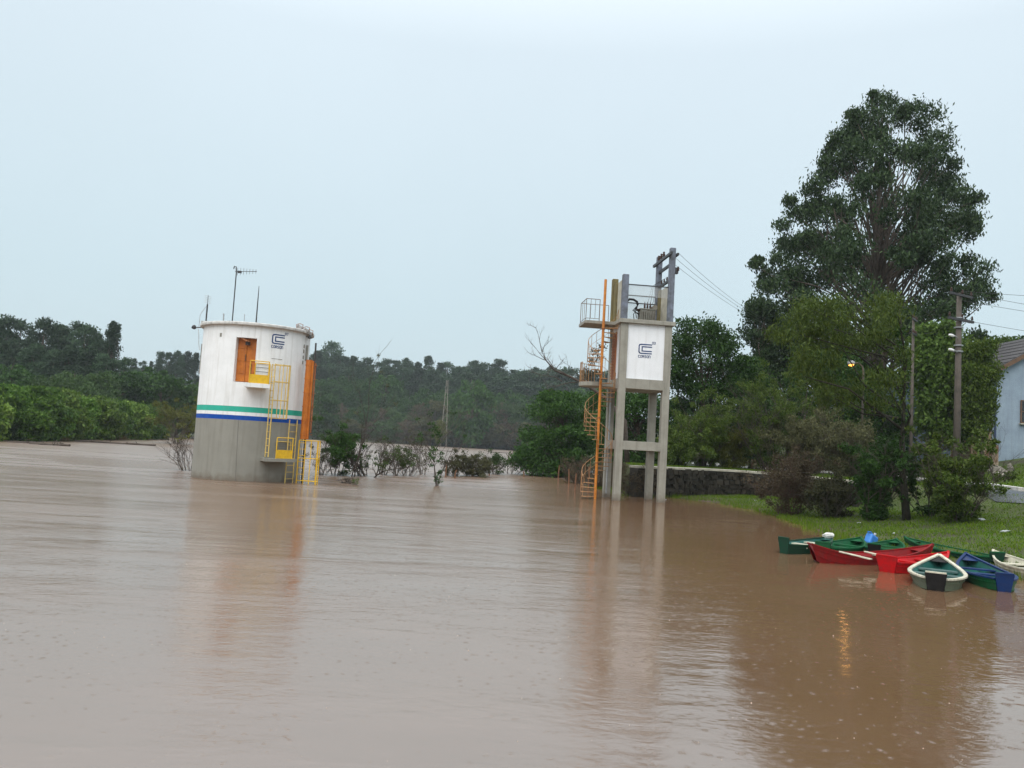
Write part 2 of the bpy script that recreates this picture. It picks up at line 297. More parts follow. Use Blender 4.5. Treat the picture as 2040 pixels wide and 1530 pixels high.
# ------------------------------------------------------------------ mesh helpers
class MB:
    def __init__(s): s.v = []; s.f = []; s.m = []
    def quad(s, a, b, c, d, mi=0):
        n = len(s.v); s.v += [tuple(a), tuple(b), tuple(c), tuple(d)]; s.f.append((n, n + 1, n + 2, n + 3)); s.m.append(mi); return s
    def box(s, c, size, rz=0.0, mi=0, M=None):
        hx, hy, hz = size[0] / 2, size[1] / 2, size[2] / 2
        R = M if M is not None else Matrix.Rotation(rz, 3, 'Z')
        n = len(s.v); c = Vector(c)
        for z in (-hz, hz):
            for x, y in ((-hx, -hy), (hx, -hy), (hx, hy), (-hx, hy)): s.v.append(tuple(c + R @ Vector((x, y, z))))
        for q in ((3, 2, 1, 0), (4, 5, 6, 7), (0, 1, 5, 4), (1, 2, 6, 5), (2, 3, 7, 6), (3, 0, 4, 7)): s.f.append(tuple(n + i for i in q)); s.m.append(mi)
        return s
    def beam(s, p0, p1, wdt, hgt, up=(0, 0, 1), mi=0):
        p0, p1 = Vector(p0), Vector(p1); d = p1 - p0; L = d.length; d.normalize(); up = Vector(up)
        if abs(d.dot(up)) > 0.98: up = Vector((0, 1, 0))
        x = d.cross(up).normalized(); y = x.cross(d).normalized()
        M = Matrix((x, d, y)).transposed()
        return s.box((p0 + p1) / 2, (wdt, L, hgt), M=M, mi=mi)
    def path(s, pts, radii, n=8, cap=True, mi=0, closed=False):
        pts = [Vector(p) for p in pts]
        if isinstance(radii, (int, float)): radii = [radii] * len(pts)
        base = len(s.v); prev = None; k = len(pts)
        for i, p in enumerate(pts):
            a = pts[max(i - 1, 0)]; b = pts[min(i + 1, k - 1)]
            if closed: a = pts[(i - 1) % k]; b = pts[(i + 1) % k]
            d = (b - a)
            if d.length < 1e-9: d = Vector((0, 0, 1))
            d.normalize()
            if prev is None:
                up = Vector((0, 0, 1)) if abs(d.z) < 0.9 else Vector((0, 1, 0)); x = d.cross(up).normalized()
            else:
                x = (prev - d * prev.dot(d))
                x = x.normalized() if x.length > 1e-6 else d.orthogonal().normalized()
            prev = x; y = d.cross(x)
            for j in range(n):
                t = 2 * math.pi * j / n; s.v.append(tuple(p + (x * math.cos(t) + y * math.sin(t)) * radii[i]))
        for i in range(k if closed else k - 1):
            i2 = (i + 1) % k
            for j in range(n):
                j2 = (j + 1) % n
                s.f.append((base + i * n + j, base + i * n + j2, base + i2 * n + j2, base + i2 * n + j)); s.m.append(mi)
        if cap and not closed:
            s.f.append(tuple(base + j for j in reversed(range(n)))); s.m.append(mi)
            s.f.append(tuple(base + (k - 1) * n + j for j in range(n))); s.m.append(mi)
        return s
    def tube(s, p0, p1, r, r1=None, n=8, mi=0): return s.path([p0, p1], [r, r if r1 is None else r1], n, True, mi)
    def lathe(s, c, prof, n=16, mi=0, axis=None):
        """prof: (radius, height) pairs along axis"""
        c = Vector(c); base = len(s.v)
        Q = Vector(axis or (0, 0, 1)).to_track_quat('Z', 'Y')
        for r_, z_ in prof:
            for j in range(n):
                t = 2 * math.pi * j / n; s.v.append(tuple(c + Q @ Vector((r_ * math.cos(t), r_ * math.sin(t), z_))))
        for i in range(len(prof) - 1):
            for j in range(n):
                j2 = (j + 1) % n; s.f.append((base + i * n + j, base + i * n + j2, base + (i + 1) * n + j2, base + (i + 1) * n + j)); s.m.append(mi)
        s.f.append(tuple(base + j for j in reversed(range(n)))); s.m.append(mi)
        s.f.append(tuple(base + (len(prof) - 1) * n + j for j in range(n))); s.m.append(mi)
        return s
    def build(s, name, mats, parent=None, off=None, smooth=False, bevel=0.0):
        me = bpy.data.meshes.new(name)
        o_ = Vector(off) if off is not None else Vector((0, 0, 0))
        me.from_pydata([tuple(Vector(p) - o_) for p in s.v], [], s.f)
        for m in (mats if isinstance(mats, (list, tuple)) else [mats]): me.materials.append(m)
        me.polygons.foreach_set('material_index', s.m)
        if smooth: me.polygons.foreach_set('use_smooth', [True] * len(s.f))
        me.update()
        ob = bpy.data.objects.new(name, me); COL.objects.link(ob)
        if parent is not None: ob.parent = parent
        if bevel > 0:
            b = ob.modifiers.new('bevel', 'BEVEL'); b.width = bevel; b.segments = 2; b.limit_method = 'ANGLE'
        return ob
def np_mesh(name, V, Fq, mat, smooth=False):
    me = bpy.data.meshes.new(name); k2 = Fq.shape[1]
    me.vertices.add(len(V)); me.vertices.foreach_set('co', np.ascontiguousarray(V, dtype=np.float32).ravel())
    me.loops.add(Fq.size); me.loops.foreach_set('vertex_index', np.ascontiguousarray(Fq, dtype=np.int32).ravel())
    me.polygons.add(len(Fq)); me.polygons.foreach_set('loop_start', np.arange(0, Fq.size, k2, dtype=np.int32))
    me.polygons.foreach_set('loop_total', np.full(len(Fq), k2, dtype=np.int32))
    if smooth: me.polygons.foreach_set('use_smooth', np.ones(len(Fq), dtype=bool))
    me.materials.append(mat); me.update(calc_edges=True); me.validate()
    return me
def link(name, me, parent=None, loc=None):
    ob = bpy.data.objects.new(name, me); COL.objects.link(ob)
    if parent is not None: ob.parent = parent
    if loc is not None: ob.location = loc
    return ob
def tag(o, label=None, cat=None, group=None, kind=None):
    if label: o['label'] = label
    if cat: o['category'] = cat
    if group: o['group'] = group
    if kind: o['kind'] = kind
    return o
def empty(name, loc, rz=0.0):
    o = bpy.data.objects.new(name, None); COL.objects.link(o); o.location = loc; o.rotation_euler = (0, 0, rz); o.empty_display_size = 0.3
    return o
def copy_tree(o, parent=None):
    c = o.copy(); COL.objects.link(c); c.parent = parent
    for ch in [x for x in bpy.data.objects if x.parent == o]: copy_tree(ch, c)
    return c

# ------------------------------------------------------------------ terrain
def seg_dist(P, poly):
    """distance of points P (n,2) to an open polyline"""
    best = np.full(len(P), 1e9)
    for a, b in zip(poly[:-1], poly[1:]):
        a = np.array(a); b = np.array(b); ab = b - a
        t = np.clip(((P - a) @ ab) / (ab @ ab), 0, 1)
        best = np.minimum(best, np.linalg.norm(P - (a + t[:, None] * ab), axis=1))
    return best
def inside(P, poly):
    r = np.zeros(len(P), bool); n = len(poly)
    for i in range(n):
        x0, y0 = poly[i]; x1, y1 = poly[(i + 1) % n]
        c = ((y0 > P[:, 1]) != (y1 > P[:, 1])) & (P[:, 0] < (x1 - x0) * (P[:, 1] - y0) / (y1 - y0 + 1e-12) + x0)
        r ^= c
    return r
def sstep(a, b, x): t = np.clip((x - a) / (b - a), 0, 1); return t * t * (3 - 2 * t)

shore_px = [(1100, 950), (1170, 968), (1259, 989), (1330, 991), (1440, 1004), (1530, 1023), (1590, 1043), (1650, 1068), (1720, 1091), (1850, 1117), (2040, 1152), (2260, 1205)]
SHORE = [(90, 330), (60, 240), (22, 170), (6, 110), (2.5, 76)] + [(at_z(*p).x, at_z(*p).y) for p in shore_px] + [(14.5, 9.5), (22, 2)]
RPOLY = SHORE + [(400, -20), (400, 700), (150, 700)]
WALL = [(at_y(px_, 935, Y_).x, Y_) for px_, Y_ in ((1262, 39.4), (1300, 40.2), (1341, 41.0), (1410, 43.2), (1478, 43.8), (1560, 41), (1650, 36), (1720, 33))]
KERB = [(40.0, 26.0), (30, 31.0)] + [(at_z(px_, py_, 1.6).x, at_z(px_, py_, 1.6).y) for px_, py_ in ((2040, 975), (1973, 968), (1881, 957.7), (1782, 949), (1613, 938))] + [(8, 74), (-2, 95)]
UPPER = WALL + [(19, 29.0), (26, 22), (60, 10), (400, 10), (400, 700), (20, 700), (8.5, 70)]
KPOLY = KERB + [(-2, 700), (400, 700), (400, 20)]
def lowfreq(P, s=0.35, a=0.05):
    return a * (np.sin(P[:, 0] * s + 1.3) * np.cos(P[:, 1] * s * 1.2 + 0.4) + 0.5 * np.sin(P[:, 0] * s * 2.7 + P[:, 1] * s * 2.1))
def terrain(P):
    P = np.atleast_2d(np.asarray(P, float))
    d = seg_dist(P, SHORE); ins = inside(P, RPOLY)
    slope = 0.045 + 0.075 * sstep(9.5, 13.0, P[:, 0]) * (1 - sstep(36, 44, P[:, 1]))
    low = np.where(ins, np.minimum(slope * d, 1.25), -np.minimum(0.25 * d, 2.0))
    low = low + np.where(ins, lowfreq(P) * np.clip(d / 4, 0, 1), 0)
    sd = seg_dist(P, WALL + [(19, 29.0), (26, 22)]) * np.where(inside(P, UPPER), 1, -1)
    wd = 0.12 + 5.0 * sstep(14.2, 18.5, P[:, 0])
    mask = sstep(-0.05 - wd, 0.05 + wd * 0.2, sd - 0.3)
    up = 1.5 + lowfreq(P, 0.3, 0.03)
    kd = seg_dist(P, KERB) * np.where(inside(P, KPOLY), 1, -1)
    up = up + np.clip(kd - 0.5, 0, 10) * 0.20 * sstep(18, 24, P[:, 0])
    return low * (1 - mask) + up * mask
def tz(x, y): return float(terrain([(x, y)])[0])
def on_ground(px, py):
    """first point where the pixel's ray meets the bank or the water"""
    d = ray(px, py); t = np.linspace(8, 90, 3300) / d.y
    P = np.stack([d.x * t, d.y * t], 1); zr = EYE.z + d.z * t
    hit = np.where(zr <= np.maximum(terrain(P), 0))[0]
    i = hit[0] if len(hit) else -1
    return Vector((P[i, 0], P[i, 1], max(zr[i], 0)))
def grid_mesh(name, xs, ys, fz, mat):
    X, Y = np.meshgrid(xs, ys); P = np.stack([X.ravel(), Y.ravel()], 1); Z = fz(P)
    V = np.column_stack([P, Z]); nx, ny = len(xs), len(ys)
    i = (np.arange(ny - 1)[:, None] * nx + np.arange(nx - 1)[None, :]).ravel()
    return np_mesh(name, V, np.column_stack([i, i + 1, i + nx + 1, i + nx]), mat, True)
xs = np.concatenate([np.arange(-6, 40, 0.3), np.arange(40, 400, 9)]); ys = np.concatenate([np.arange(2, 62, 0.3), np.arange(62, 340, 6)])
tag(link('riverbank', grid_mesh('riverbank', xs, ys, terrain, M_ground)), 'grassy river bank sloping up from the flood water', kind='structure')

FSHORE = [(-120, 20), (-70, 48), (-52, 60), (-43.5, 69.5), (-44, 84), (-49, 110), (-58, 150), (-70, 205), (-66, 250), (-38, 272), (-9, 288), (24, 300), (71, 318), (200, 380)]
FPOLY = FSHORE + [(2500, 500), (2500, 3500), (-2500, 3500), (-2500, 20)]
def far_terrain(P):
    d = seg_dist(P, FSHORE); ins = inside(P, FPOLY)
    hill = sstep(5, 75, d) * 13 * sstep(180, 300, P[:, 1]) + sstep(10, 60, d) * 2.0
    return np.where(ins, 0.06 * np.minimum(d, 12) + hill + lowfreq(P, 0.06, 0.4) * np.clip(d / 15, 0, 1), -np.minimum(0.2 * d, 2.0))
xs = np.concatenate([np.linspace(-2500, -260, 12), np.arange(-240, 240, 5.0), np.linspace(260, 2500, 12)]); ys = np.concatenate([np.arange(18, 420, 5.0), np.linspace(440, 3500, 14)])
tag(link('far_bank', grid_mesh('far_bank', xs, ys, far_terrain, M_far)), 'wooded far bank and low hill across the river', kind='structure')
wm = MB().quad((-3000, -60, 0), (3000, -60, 0), (3000, 3400, 0), (-3000, 3400, 0)).build('flood_water', M_water)
tag(wm, 'brown flood water with rain rings and faint reflections', kind='structure')
rbm = MB().quad((-3000, -60, -2.02), (3000, -60, -2.02), (3000, 3400, -2.02), (-3000, 3400, -2.02)).build('river_bed', M_far)
tag(rbm, 'muddy bed under the flood water', kind='structure')

# road and kerb on the plateau
def resample(poly, n):
    p = np.array(poly, float); s_ = np.r_[0, np.cumsum(np.linalg.norm(np.diff(p, axis=0), axis=1))]; t = np.linspace(0, s_[-1], n)
    return np.column_stack([np.interp(t, s_, p[:, i]) for i in range(p.shape[1])])
near = [(44, 16), (30, 22.5)] + [tuple(on_ground(px_, py_).xy) for px_, py_ in ((2039, 1011), (1966, 998))] + [(20.5, 41), (17, 52), (5, 69), (-4, 90)]
kA = resample(KERB, 60); nA = resample(near, 60)
V = []; nw = 12
for a, b in zip(kA, nA):
    for j in range(nw): V.append(a + (b - a) * j / (nw - 1))
V = np.array(V); Z = terrain(V) + 0.035
V = np.column_stack([V, Z]); i = (np.arange(59)[:, None] * nw + np.arange(nw - 1)[None, :]).ravel()
tag(link('road', np_mesh('road', V, np.column_stack([i, i + 1, i + nw + 1, i + nw]), M_asph, True)), 'wet grey asphalt street along the river bank', kind='structure')
kroot = empty('kerb', (0, 0, 0)); tag(kroot, 'whitewashed concrete kerb along the wet asphalt street', kind='structure')
kp = resample(KERB[1:8], 46)
for a, b in zip(kp[:-1], kp[1:]):
    d_ = (b - a); L_ = np.linalg.norm(d_); d_ = d_ / L_; b2 = b - d_ * 0.03
    za, zb = tz(*a), tz(*b2)
    MB().beam((a[0], a[1], za + 0.06), (b2[0], b2[1], zb + 0.06), 0.22, 0.22).build('kerb_stone', M_kerb, kroot, bevel=0.015)

# ------------------------------------------------------------------ intake tower (drum)
GLYPH = {
 'c': [[(1, 1), (.25, 1), (0, .78), (0, .22), (.25, 0), (1, 0)]],
 'o': [[(.25, 1), (.75, 1), (1, .78), (1, .22), (.75, 0), (.25, 0), (0, .22), (0, .78), (.25, 1)]],
 'r': [[(0, 0), (0, 1), (.8, 1), (1, .82), (.8, .5), (0, .5)], [(.45, .5), (1, 0)]],
 's': [[(1, 1), (.25, 1), (0, .78), (.25, .5), (.75, .5), (1, .25), (.75, 0), (0, 0)]],
 'a': [[(1, 0), (1, 1), (.25, 1), (0, .78), (0, .22), (.25, 0), (1, 0)]],
 'n': [[(0, 0), (0, 1), (.75, 1), (1, .78), (1, 0)]],
 '0': [[(.25, 1), (.75, 1), (1, .78), (1, .22), (.75, 0), (.25, 0), (0, .22), (0, .78), (.25, 1)]],
 '7': [[(0, 1), (1, 1), (.45, 0)]],
 '3': [[(0, 1), (.75, 1), (1, .8), (.7, .53), (.3, .53)], [(.7, .53), (1, .25), (.75, 0), (0, 0)]],
}
def strokes(mb, lines, u0, v0, wu, hv, th, S):
    """lay flat brush strokes on a surface; S(u, v, out) gives a point, u and v in metres"""
    for ln in lines:
        q = [(u0 + a * wu, v0 + b * hv) for a, b in ln]
        for (a, b), (c, d) in zip(q[:-1], q[1:]):
            L_ = math.hypot(c - a, d - b)
            if L_ < 1e-6: continue
            ex, ey = (c - a) / L_ * th / 2, (d - b) / L_ * th / 2; px_, py_ = -ey, ex
            ks = max(1, int(L_ / 0.12))
            for k2 in range(ks):
                f0, f1 = k2 / ks, (k2 + 1) / ks
                a0, b0 = a + (c - a) * f0 - (ex if k2 == 0 else 0), b + (d - b) * f0 - (ey if k2 == 0 else 0)
                a1, b1 = a + (c - a) * f1 + (ex if k2 == ks - 1 else 0), b + (d - b) * f1 + (ey if k2 == ks - 1 else 0)
                mb.quad(S(a0 - px_, b0 - py_, .006), S(a1 - px_, b1 - py_, .006), S(a1 + px_, b1 + py_, .006), S(a0 + px_, b0 + py_, .006))
def logo(parent, S, W_, H_, num):
    """square double-C mark, the word below and the small number at its upper right"""
    mb = MB(); th = 0.05
    r_ = 0.18
    strokes(mb, [[(1, 1), (r_, 1), (.05, .95), (0, 1 - r_), (0, r_), (.05, .05), (r_, 0), (1, 0)]], 0, 0, W_, H_, th, S)
    strokes(mb, [[(1, .74), (.25, .74), (.25, .26), (1, .26)]], 0, 0, W_, H_, th, S)
    mk = mb.build('logo_mark', M_logo, parent)
    word = MB(); cw = W_ / 6.0
    for i, ch in enumerate('corsan'): strokes(word, GLYPH[ch], -0.02 + i * cw * 1.03, -0.19, cw * 0.68, 0.10, 0.022, S)
    word.build('logo_word', M_logo, parent)
    nb = MB()
    for i, ch in enumerate(num): strokes(nb, GLYPH[ch], W_ + 0.03 + i * 0.085, H_ + 0.04, 0.06, 0.095, 0.02, S)
    nb.build('number', M_logo, parent)

TC = (at_y(491, 950, 36.0).x, 36.0); TR = 2.30
def D(phi, r, z): return Vector((TC[0] + r * math.sin(phi), TC[1] - r * math.cos(phi), z))
def zpx(px, py, r=TR): return on_cyl(px, py, TC, r)[1]
def ppx(px, py, r=TR): return on_cyl(px, py, TC, r)[0]
tower = empty('intake_tower', (TC[0], TC[1], 0))
tag(tower, 'round white water intake tower with green and blue bands, grey base, orange door', 'tower')
TO = (TC[0], TC[1], 0)
zt_grn, zb_grn = zpx(450, 808), zpx(450, 819); zt_blu, zb_blu = zpx(450, 826), zpx(450, 835)
ZTOP = zpx(500, 648)
dp0, dp1 = ppx(467.5, 715), ppx(509, 715); dz0, dz1 = zpx(488, 761.5), zpx(488, 672.5)
angs = sorted(set([dp0, dp1] + [math.radians(a) for a in range(-180, 180, 5)] + [dp0 + (dp1 - dp0) * k2 / 3 for k2 in (1, 2)]))
zs = sorted([-2.0, 0.9, zb_blu, zt_blu, zb_grn, zt_grn, dz0, dz1, ZTOP])
mb = MB()
def band(z):
    if z < zb_blu: return 3
    if z < zt_blu: return 2
    if z < zb_grn: return 0
    if z < zt_grn: return 1
    return 0
for a0, a1 in zip(angs, angs[1:] + [angs[0] + 2 * math.pi]):
    for z0, z1 in zip(zs[:-1], zs[1:]):
        am, zm = (a0 + a1) / 2, (z0 + z1) / 2
        if dp0 < am < dp1 and dz0 < zm < dz1: continue
        mb.quad(D(a0, TR, z0), D(a1, TR, z0), D(a1, TR, z1), D(a0, TR, z1), band(zm))
ri = TR - 0.28
for s_, (pa, rb) in enumerate(((dp0, ri), (dp1, ri))):
    q = [D(pa, TR, dz0), D(pa, rb, dz0), D(pa, rb, dz1), D(pa, TR, dz1)]
    mb.quad(*(q if s_ == 0 else q[::-1]))
for zz in (dz0, dz1):
    aa = [dp0 + (dp1 - dp0) * k2 / 3 for k2 in range(4)]
    for u0, u1 in zip(aa[:-1], aa[1:]): mb.quad(D(u0, TR, zz), D(u1, TR, zz), D(u1, ri, zz), D(u0, ri, zz))
shell = mb.build('drum_wall', [M_white, M_teal, M_blue, M_greyp], tower, TO)
# two door leaves in the recess
dl, dr = D(dp0, ri + 0.02, 0), D(dp1, ri + 0.02, 0); dd = (dr - dl)
nrm = Vector((math.sin((dp0 + dp1) / 2), -math.cos((dp0 + dp1) / 2), 0))
for f0, f1 in ((0.0, 0.493), (0.507, 1.0)):
    c0 = dl + dd * f0; c1 = dl + dd * f1
    leaf = MB().beam((c0 + Vector((0, 0, (dz0 + dz1) / 2 + 0.01))), (c1 + Vector((0, 0, (dz0 + dz1) / 2 + 0.01))), 0.05, dz1 - dz0 - 0.04).build('door', M_orange, tower, TO, bevel=0.008)
    for zz in (0.22, 0.5, 0.78):
        MB().beam(c0 + dd * 0.04 + nrm * 0.035 + Vector((0, 0, dz0 + (dz1 - dz0) * zz)), c1 - dd * 0.04 + nrm * 0.035 + Vector((0, 0, dz0 + (dz1 - dz0) * zz)), 0.02, 0.05).build('door_rail', M_orange, leaf, TO)
MB().tube(dl + dd * 0.46 + nrm * 0.07 + Vector((0, 0, dz0 + 0.9)), dl + dd * 0.46 + nrm * 0.07 + Vector((0, 0, dz0 + 1.2)), 0.015).build('door_handle', M_dark, leaf, TO)
MB().beam(dl + dd * 0.30 + nrm * 0.20 + Vector((0, 0, dz1 - 0.04)), dl + dd * 0.62 + nrm * 0.34 + Vector((0, 0, dz1 - 0.16)), 0.22, 0.03).build('door_hood', M_rust, tower, TO)
MB().box(dl + dd * 0.55 + nrm * 0.12 + Vector((0, 0, dz1 - 0.22)), (0.16, 0.14, 0.14)).build('lamp_box', M_dark, tower, TO)
# roof slab with overhanging rim
mb = MB(); mb.lathe((TC[0], TC[1], ZTOP - 0.01), [(TR + 0.02, 0), (TR + 0.15, 0.0), (TR + 0.16, 0.03), (TR + 0.16, 0.10), (TR + 0.12, 0.13), (0.05, 0.20)], 64)
mb.build('roof_slab', M_roofslab, tower, TO)
# marks
pl, zl = on_cyl(542.3, 683.5, TC, TR)
logo(tower, lambda u, v, o: D(pl + u / TR, TR + o, zl + v) - Vector(TO), 0.52, 0.38, '07')
# scratches and hairline scars of the plaster, conduit joint line on the grey base
MB().tube(D(ppx(541, 714), TR + 0.006, zpx(541, 714)), D(ppx(562, 716.5), TR + 0.006, zpx(562, 716.5)), 0.012, n=5).build('wall_seam', M_greyp, tower, TO)
MB().tube(D(ppx(474, 900), TR + 0.002, -0.3), D(ppx(475, 838), TR + 0.002, zb_blu), 0.008, n=5).build('joint_line', surf('joint_dark', (0.17, 0.16, 0.14), 0.8), tower, TO)
for a_, b_ in ((440, 667), (606, 690), (605, 700), (604, 712), (603, 722)):
    MB().box(D(ppx(a_, b_), TR + 0.004, zpx(a_, b_)), (0.10, 0.01, 0.16), rz=ppx(a_, b_)).build('plaster_chip', M_greyp, tower, TO)

def rail_bars(parent, pts, zb, zt, nb, mat, name='railing', post_r=0.022, kick=0.0, kmat=None, bar_mat=None, bars=True):
    """railing along pts: posts at every point, top rail, nb bars, kick plate"""
    mb = MB()
    for p in pts: mb.tube((p[0], p[1], zb - 0.03), (p[0], p[1], zt), post_r, n=6)
    for a, b in zip(pts[:-1], pts[1:]): mb.tube((a[0], a[1], zt), (b[0], b[1], zt), post_r, n=6)
    r_ = mb.build(name, mat, parent, TO)
    for k2 in range(nb):
        z = zb + kick + (zt - zb - kick) * (k2 + 1) / (nb + 1)
        m2 = MB()
        for a, b in zip(pts[:-1], pts[1:]): m2.tube((a[0], a[1], z), (b[0], b[1], z), 0.012, n=5)
        m2.build('rail_bar', bar_mat or mat, r_, TO)
    if kick > 0:
        for a, b in zip(pts[:-1], pts[1:]):
            MB().beam((a[0], a[1], zb + kick / 2 + 0.01), (b[0], b[1], zb + kick / 2 + 0.01), 0.012, kick).build('kick_plate', kmat or mat, r_, TO)
    return r_
def slab_arc(p0, p1, r0, r1, z0, z1, n=8):
    mb = MB()
    for k2 in range(n):
        a0 = p0 + (p1 - p0) * k2 / n; a1 = p0 + (p1 - p0) * (k2 + 1) / n
        mb.quad(D(a0, r0, z1), D(a0, r1, z1), D(a1, r1, z1), D(a1, r0, z1)); mb.quad(D(a0, r0, z0), D(a1, r0, z0), D(a1, r1, z0), D(a0, r1, z0))
        mb.quad(D(a0, r1, z0), D(a1, r1, z0), D(a1, r1, z1), D(a0, r1, z1))
    for a0 in (p0, p1): mb.quad(D(a0, r0, z0), D(a0, r1, z0), D(a0, r1, z1), D(a0, r0, z1))
    return mb
# upper balcony
RB = TR + 0.78
bp0, bp1 = ppx(486, 766, RB), ppx(538.5, 766, RB)
bzt = zpx(510, 763.5, RB); slab_arc(bp0, bp1, TR - 0.05, RB, bzt - 0.17, bzt, 6).build('balcony_slab', M_white, tower, TO)
zrt = zpx(515, 719, RB)
fr = RB - 0.05
rail_bars(tower, [D(bp0 + 0.06, fr, 0), D(bp1 - 0.03, fr, 0)], bzt, zrt, 0, M_yellow, kick=0.36, kmat=M_yellow)
rail_bars(tower, [D(bp0 + 0.06, TR + 0.08, 0), D(bp0 + 0.06, fr - 0.05, 0)], bzt, zrt - 0.12, 1, M_rust)
rail_bars(tower, [D(ppx(508, 740, TR + .06), TR + 0.06, 0), D(ppx(537, 740, TR + .06), TR + 0.06, 0)], bzt, zrt - 0.03, 4, M_yellow, bar_mat=M_dark)
# main ladder with its safety cage
def ladder(pa, pb, z0, z1, mat, parent=tower, name='ladder', step=0.29, rr=0.024):
    mb = MB()
    for p in (pa, pb): mb.tube((p[0], p[1], z0), (p[0], p[1], z1), rr, n=6)
    l_ = mb.build(name, mat, parent, TO)
    z = z0 + 0.18
    while z < z1 - 0.05:
        MB().tube((pa[0], pa[1], z), (pb[0], pb[1], z), 0.013, n=5).build('rung', mat, l_, TO); z += step
    return l_
def cage(pa, pb, bulge, hoops, bars, mat, parent, zb, zt):
    pa, pb = Vector((pa[0], pa[1], 0)), Vector((pb[0], pb[1], 0)); c = (pa + pb) / 2; h_ = (pb - pa) / 2; bulge = Vector(bulge)
    def pt(t): return c - h_ * math.cos(t) * (1 + 0.55 * math.sin(t)) + bulge * math.sin(t)
    g_ = empty('safety_cage', (0, 0, 0)); g_.parent = parent
    for z in hoops:
        MB().path([pt(math.pi * k2 / 12) + Vector((0, 0, z)) for k2 in range(13)], 0.017, 5).build('hoop', mat, g_, TO)
    for k2 in bars:
        q = pt(math.pi * k2); MB().beam(q + Vector((0, 0, zb)), q + Vector((0, 0, zt)), 0.035, 0.012).build('cage_bar', mat, g_, TO)
    return g_
rl0, rl1 = TR + 0.16, TR + 0.58
pL = ppx(542, 735, rl0)
LZ1, LZ0 = zpx(546, 724, rl1), zpx(540, 911, rl1)
l1 = ladder(D(pL, rl0, 0), D(pL, rl1, 0), LZ0, LZ1, M_paley)
tng = Vector((math.cos(pL), math.sin(pL), 0))
cage(D(pL, rl0, 0), D(pL, rl1, 0), tng * 0.72, [zpx(560, y_, rl1) for y_ in (727, 761, 798, 834)], (0.16, 0.34, 0.5, 0.66, 0.84), M_paley, tower, zpx(560, 834, rl1), LZ1)
# lower platform, railing, ladders into the water
RP = TR + 0.8
pp0, pp1 = ppx(527, 915, RP), ppx(582, 918, RP)
pz = zpx(555, 914, RP); slab_arc(pp0, pp1 + 0.08, TR - 0.05, RP, pz - 0.13, pz, 6).build('lower_platform', M_greyp, tower, TO)
rail_bars(tower, [D(ppx(550, 915, RP), RP - 0.04, 0), D(pp1, RP - 0.04, 0)], pz, zpx(567, 872.5, RP), 0, M_yellow, kick=0.36, kmat=M_yellow)
rail_bars(tower, [D(ppx(550, 900, TR + .06), TR + 0.06, 0), D(ppx(578, 900, TR + .06), TR + 0.06, 0)], pz + 0.3, zpx(565, 880, TR), 4, M_paley, bar_mat=M_greyp)
pq = ppx(573, 890, TR + 0.14)
ladder(D(pq, TR + 0.14, 0), D(pq + 0.20, TR + 0.14, 0), -0.6, zpx(577, 836, TR), M_paley)
la, lb = at_y(590.5, 955, TC[1] - 1.15), at_y(603.5, 955, TC[1] - 1.0)
zc1 = at_y(600, 877, TC[1] - 1.1).z
l3 = ladder(la, lb, -0.6, zc1, M_yellow, step=0.27)
cage(la, lb, Vector((0.80, -0.25, 0)), [0.12, at_y(610, 913, TC[1] - 1.1).z, zc1], (0.25, 0.45, 0.6, 0.75), M_yellow, tower, -0.3, zc1)
# orange pipe riser on the right flank with clamps, dark pipes below it
px0 = at_y(604.5, 875, TC[1] - 0.75); pz1 = at_y(610, 717, TC[1] - 0.75).z; pz0 = px0.z
rise = MB().path([(px0.x, px0.y, pz0), (px0.x, px0.y, pz1)], 0.15, 14).build('riser_pipe', M_orange, tower, TO, smooth=False)
MB().tube((px0.x + 0.17, px0.y - 0.02, pz0), (px0.x + 0.17, px0.y - 0.02, pz1 - 0.04), 0.055, n=8).build('riser_pipe', M_orange, tower, TO)
MB().tube((px0.x + 0.27, px0.y + 0.05, pz0 + 0.3), (px0.x + 0.27, px0.y + 0.05, pz1 - 0.12), 0.035, n=8).build('riser_pipe', M_rust, tower, TO)
for k2 in range(6):
    z = pz0 + (pz1 - pz0) * (0.06 + k2 * 0.175)
    MB().lathe((px0.x, px0.y, z), [(0.15, -.025), (0.165, -.025), (0.165, .025), (0.15, .025)], 14).build('pipe_clamp', M_orange, rise, TO)
    MB().beam((px0.x + 0.1, px0.y - 0.08, z), (px0.x + 0.36, px0.y + 0.02, z), 0.03, 0.03).build('pipe_clamp', M_rust, rise, TO)
MB().tube((px0.x - 0.08, px0.y, -1.2), (px0.x - 0.08, px0.y, pz0 + 0.02), 0.06).build('riser_pipe', M_galv, tower, TO)
MB().tube((px0.x + 0.07, px0.y, -1.2), (px0.x + 0.07, px0.y, pz0 + 0.02), 0.05).build('riser_pipe', M_dark, tower, TO)
MB().tube((px0.x + 0.22, px0.y + 0.1, pz1 - 0.2), (px0.x + 0.2, px0.y + 0.1, at_y(618, 686, TC[1]).z), 0.04).build('vent_pipe', M_dark, tower, TO)
MB().tube(D(math.radians(83), TR + 0.05, pz1), D(math.radians(83), TR + 0.05, ZTOP - 0.5), 0.05).build('conduit', M_greyp, tower, TO)
